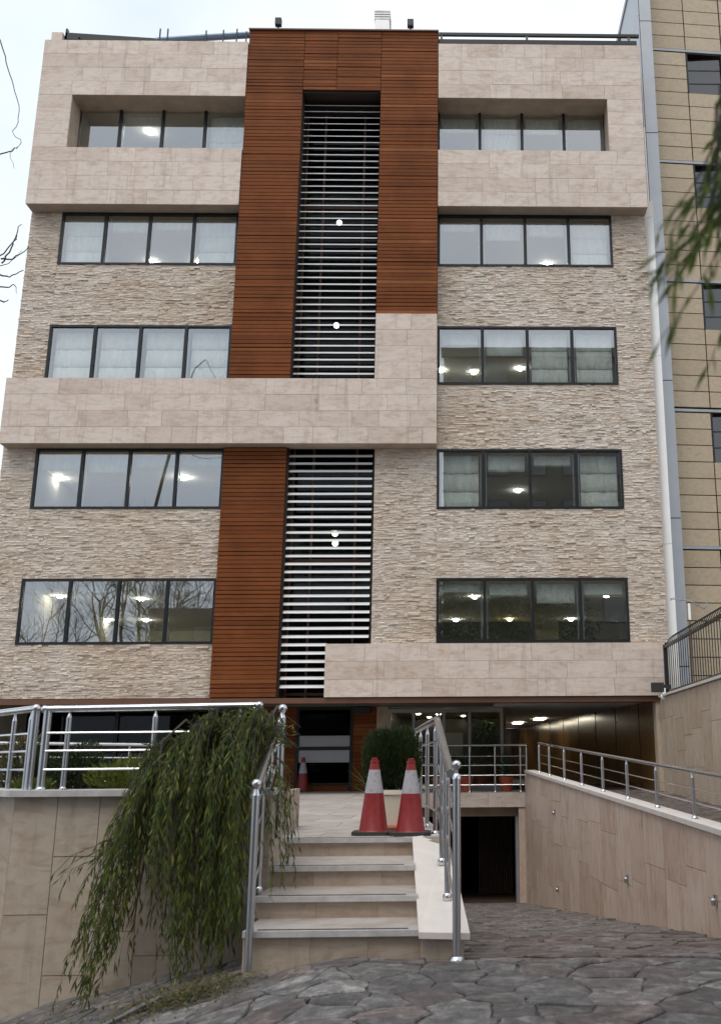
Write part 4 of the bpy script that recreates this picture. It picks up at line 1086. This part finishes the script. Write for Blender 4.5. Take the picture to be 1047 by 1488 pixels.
# looser top tangle round the railing end
for i in range(60):
    x0 = rr.uniform(-2.25, -1.75); y0 = rr.uniform(9.1, 9.8); z0 = rr.uniform(.1, .5)
    pth = [Vector((x0, y0, z0))]; d = Vector((rr.uniform(-.5, .5), rr.uniform(-.6, .1), rr.uniform(-.2, .6)))
    for q in range(5): pth.append(pth[-1]+d*.08); d += Vector((rr.gauss(0, .15), -.05, -.32))
    strand(lv, wdn, pth, rr, .03, .07)
# fronds trailing over the left edge of the steps
for i in range(34):
    x0 = rr.uniform(-1.85, -1.52); y0 = rr.uniform(8.3, 9.9); z0 = rr.uniform(-.25, .1)
    pth = [Vector((x0-.1, y0+.1, z0))]
    ln = rr.uniform(.4, .95)
    for q in range(1, 7): f_ = q/6; pth.append(Vector((x0+.12*f_+rr.gauss(0, .01), y0-.25*f_, z0-ln*f_)))
    strand(lv, wdn, pth, rr, .035)
lv.build('fronds', 'willow_leaf', t); wdn.build('twigs', 'bark', t)
# fallen leaves under it
rr = random.Random(5); lt = MB()
for i in range(2600):
    x = rr.gauss(-1.95, .22) if i % 3 else rr.uniform(-3.2, -1.4); y = rr.gauss(7.75, .2) if i % 3 else rr.uniform(7.0, 8.8)
    if y > 7.95 and x > -1.6: continue
    p = Vector((x, y, gz(x, y)+.015+rr.random()**2*.07*(1 if i % 3 else .2)))
    leaf(lt, p, Vector((rr.gauss(0, 1), rr.gauss(0, 1), rr.gauss(0, .25))), Vector((0, 0, 1)), rr.uniform(.03, .08), .006)
lo = lt.build('leaf_litter', 'litter_leaf', None, stuff=True); tag(lo, 'green and brown fallen leaves piled at the foot of the hanging willow', 'leaves')

# willow tree close to the camera on the right; its fronds blow into the frame
t = thing('willow_tree', 'willow tree whose out of focus green fronds hang into the top right corner', 'willow', (2.9, 3.2, -1.4))
MB().tube([(2.9, 3.2, -1.6), (2.85, 3.15, .6), (2.6, 3.1, 2.6), (2.2, 3.0, 4.2), (1.9, 2.9, 5.2)], [.2, .16, .12, .07, .03], 12).build('trunk', 'bark', t, True)
limb_pts = [[(2.6, 3.1, 2.6), (2.0, 3.2, 3.3), (1.5, 3.1, 3.6), (1.15, 3.0, 3.3)], [(2.75, 3.12, 1.6), (3.4, 2.6, 2.9), (4.2, 2.2, 3.4)], [(2.4, 3.05, 3.4), (2.9, 3.9, 4.4), (3.4, 4.6, 4.5)], [(2.2, 3, 4.2), (2.0, 2.2, 5), (2.2, 1.5, 5.0)], [(2.6, 3.1, 2.6), (1.6, 2.0, 2.9), (.9, 1.6, 2.3), (.6, 1.5, 1.6)]]
for lp in limb_pts: MB().tube(lp, [.06, .045, .03, .012][:len(lp)], 8).build('limb', 'bark', t, True)
rr = random.Random(12); lv = MB(); wdn = MB()
def fall(x0, y0, z0, dx, ln, dens=.03):
    pth = []
    for q in range(8): f_ = q/7; pth.append(Vector((x0+dx*f_**1.6, y0+rr.gauss(0, .004), z0-ln*f_)))
    strand(lv, wdn, pth, rr, dens, .06, .0045)
for i in range(17):            # the clump seen in the frame
    y0 = rr.uniform(1.3, 1.8); x0 = y0*rr.uniform(.30, .35); z0 = y0*rr.uniform(.66, .74)
    fall(x0, y0, z0, -y0*rr.uniform(.05, .12), y0*rr.uniform(.12, .24), .022)
for i in range(6):
    y0 = rr.uniform(1.3, 1.8); fall(y0*rr.uniform(.305, .33), y0, y0*rr.uniform(.74, .80), -y0*rr.uniform(.0, .03), y0*rr.uniform(.1, .22), .05)
for i in range(150):
    lp = rr.choice(limb_pts[1:4]); k = rr.randrange(len(lp)-1); f_ = rr.random()
    p = Vector(lp[k]).lerp(Vector(lp[k+1]), f_)+Vector((rr.gauss(0, .3), rr.gauss(0, .3), rr.gauss(0, .1)))
    if p.x/max(p.y, .3) < .62 and p.y > 0: continue
    fall(p.x, p.y, p.z, rr.uniform(-.05, .25), rr.uniform(.8, 2.2), .05)
lv.build('fronds', 'fresh_leaf', t); wdn.build('twigs', 'bark', t)
# leafy tree added out of view to shade the foreground, mirrored in panes
t = thing('shade_tree', 'dense dark tree added unseen behind the viewer to shade the foreground, mirrored in the lowest right windows', 'tree', (3.5, -3.5, -1.6))
MB().tube([(3.5, -3.5, -1.8), (3.4, -3.5, 1.2), (3.0, -3.3, 3.6), (2.6, -3.2, 5.5)], [.26, .2, .15, .06], 12).build('trunk', 'bark', t, True)
for (a_, b_, c_) in ((0, -2.5, 5), (-2.5, -1.6, 5.4), (5, -1.6, 5.2), (1.5, -6.5, 5.6), (6.2, -4.5, 5.8), (-2, 2.2, 6.4), (2, 2.6, 6.6)):
    MB().tube([(3.2, -3.4, 2.8), ((3.2+a_)/2, (b_-3.4)/2, 4.3), (a_, b_, c_)], [.11, .07, .02], 8).build('limb', 'bark', t, True)
rr = random.Random(99); cb = MB()
blobs = [(rr.uniform(-5, 7), rr.uniform(-7, .2), rr.uniform(4.0, 7.2), rr.uniform(.8, 1.5)) for _ in range(52)]
blobs += [(rr.uniform(-6, 5), rr.uniform(0, 4), rr.uniform(5.8, 8), rr.uniform(.8, 1.4)) for _ in range(14)]
for (bx, by, bz, br_) in blobs:
    for k in range(330):
        u = rv(rr); rad = br_*rr.random()**.45; p = Vector((bx, by, bz))+u*rad
        if p.y > 0 and p.z < p.y*1.2+1: continue
        leaf(cb, p, u+rv(rr)*.8+Vector((0, 0, -.3)), rv(rr), rr.uniform(.14, .24), .045)
cb.build('crown', 'thuja_leaf', t)

# bare trees
def bare_tree(loc, h, spread, seed, label, group, levels=5, avoid=None):
    rr = random.Random(seed); t = thing('bare_tree', label, 'tree', loc, group)
    tr_ = MB(); br = MB(); base = Vector(loc)
    top = base+Vector((rr.uniform(-.3, .3), 0, h*.38))
    tr_.tube([base-Vector((0, 0, .3)), base.lerp(top, .5)+Vector((.08, 0, 0)), top], [.22, .18, .14], 10)
    def grow(p, d, L_, r, lev):
        pts = [p]; q = p; dd = d
        for s in range(4):
            dd = (dd+rv(rr)*.20+Vector((0, 0, .07))).normalized(); q = q+dd*L_/4; pts.append(q)
        if avoid and avoid(q): return
        br.tube(pts, [r*(1-.12*s) for s in range(5)], 5 if lev < 3 else 3, False)
        if lev < levels:
            for c in range(rr.choice([3, 4]) if lev < levels-1 else 4):
                at = pts[rr.choice([2, 3, 4, 4])]
                grow(at, (dd+rv(rr)*.75*spread).normalized(), L_*rr.uniform(.55, .8), r*.52, lev+1)
    for c in range(5): grow(top, (Vector((math.cos(c*1.26+seed)*.7*spread, math.sin(c*1.26+seed)*.7*spread, 1))).normalized(), h*.24, .09, 1)
    tr_.build('trunk', 'bark', t, True); br.build('crown', 'bark', t, True)
    return t
bt = bare_tree((-9.6, 14, -2.0), 9.8, 1.0, 4, 'bare tree whose twig tips poke in at the left edge', None, 5, lambda p: p.x/p.y > -.507+.0*p.z)
class Curvy(MB):
    def tube(s, pts, r, n=8, caps=True):
        P = [Vector(p) for p in pts]; out = []; ro = []
        for i in range(len(P)-1):
            a, b, c, d = P[max(i-1, 0)], P[i], P[i+1], P[min(i+2, len(P)-1)]
            for k in range(5):
                t = k/5; out.append(.5*((2*b)+(c-a)*t+(2*a-5*b+4*c-d)*t*t+(3*b-a-3*c+d)*t**3)+Vector((rr.gauss(0, .012), 0, rr.gauss(0, .012)))); ro.append(r[i]+(r[i+1]-r[i])*t)
        out.append(P[-1]); ro.append(r[-1]); return MB.tube(s, out, ro, n, caps)
tw = Curvy()
tw.tube([(-8.2, 14, 12.9), (-7.59, 14, 11.7), (-7.34, 14, 11.04), (-7.12, 14, 10.35), (-7.17, 14, 9.95), (-7.02, 14, 9.8), (-7.17, 14, 9.6), (-7.08, 14, 9.3)], [.014, .010, .008, .006, .005, .005, .004, .003], 5)
tw.tube([(-9.6, 14, 7.2), (-9.0, 14, 10.5), (-8.6, 14, 12.4), (-8.2, 14, 12.9)], [.06, .05, .03, .02], 6)
for (pts_) in ([(-8.2, 14, 7.0), (-7.4, 14, 7.5), (-7.0, 14, 7.62), (-6.8, 14, 7.85)], [(-7.4, 14, 7.5), (-7.0, 14, 7.9), (-6.86, 14, 8.3)], [(-7.2, 14, 7.45), (-6.95, 14, 7.4), (-6.74, 14, 7.5)], [(-7.3, 14, 7.3), (-7.0, 14, 7.2), (-6.85, 14, 7.25), (-6.8, 14, 7.1)], [(-7.1, 14, 7.7), (-6.9, 14, 7.72), (-6.7, 14, 7.9)], [(-9.6, 14, 7.2), (-9.6, 14, 5.9), (-9, 14, 6.6), (-8.2, 14, 7.0)],
              [(-7.1, 14, 7.62), (-6.95, 14, 7.95), (-6.9, 14, 8.1)], [(-7.25, 14, 7.1), (-7.0, 14, 6.95), (-6.92, 14, 7.0)], [(-7.5, 14, 9.55), (-7.2, 14, 9.6), (-7.08, 14, 9.7)], [(-9.0, 14, 10.5), (-8.4, 14, 9.6), (-7.5, 14, 9.55)]):
    tw.tube(pts_, [max(.003, .016-.0045*i) for i in range(len(pts_))], 4)
tw.build('twigs', 'bark', bt, True)

# ------------------------------------------------------------------ across the street, seen mirrored in the panes
def block_building(name, label, x0, x1, y0, y1, z0, z1, wall, floors, ncol, mat_w='blue_glass'):
    t = thing(name, label, 'building', ((x0+x1)/2, y1, z0)); MB().box(x0, x1, y0, y1-.2, z0, z1).build('wall', wall, t)
    MB().box(x0-.15, x1+.15, y1-.2, y1+.1, z1-.35, z1+.25).build('parapet', wall, t)
    fh = (z1-z0)/floors; cw = (x1-x0)/ncol
    for f_ in range(floors):
        for c in range(ncol):
            a = x0+c*cw+cw*.2; z = z0+f_*fh+fh*.3
            w_ = MB().box(a, a+cw*.6, y1-.25, y1-.17, z, z+fh*.5).build('window', 'black_metal', t); MB().box(a+.06, a+cw*.6-.06, y1-.17, y1-.16, z+.06, z+fh*.5-.06).build('pane', mat_w, w_)
    return t
block_building('street_building', 'low dark building across the street, mirrored in the lowest left windows', -17.6, -1.5, -22, -12.5, -2, 8.5, 'dark_render', 3, 8)
block_building('tower_building', 'tall tan apartment tower across the street, mirrored in the right windows', -.8, 13, -26, -14, -2, 25.5, 'tower_tan', 9, 6)
bare_tree((-21.5, -6.5, -1.9), 12.5, 1.05, 12, 'bare street tree mirrored in the lowest left window', 'bare trees across the road', 5)
bare_tree((-14.6, -6.2, -1.9), 12.0, .9, 15, 'bare street tree mirrored between the lowest left windows and the wood', 'bare trees across the road', 5)

t = thing('roof_antenna', 'small television antenna on a thin mast behind the iron fence at the right', 'antenna', (5.07, 21.0, 1.4))
MB().tube([(5.05, 21.2, -1.0), (5.10, 21.2, 3.0)], .014, 6).build('mast', 'brown_trim', t)
MB().box(5.08, 5.13, 21.18, 21.22, 3.0, 3.36).build('mast_top', 'white_panel', t)
m = MB().tube([(4.70, 21.2, 3.47), (5.1, 21.2, 3.42), (5.46, 21.2, 3.24)], .013, 6)
for f_ in (0, .3, .62, .8, 1): m.tube([(4.75+.7*f_, 21.0, 3.46-.2*f_*f_), (4.75+.7*f_, 21.4, 3.46-.2*f_*f_)], .007, 5)
m.tube([(5.40, 21.2, 3.10), (5.52, 21.2, 3.42)], .012, 5)
m.build('boom', 'belt_metal', t)
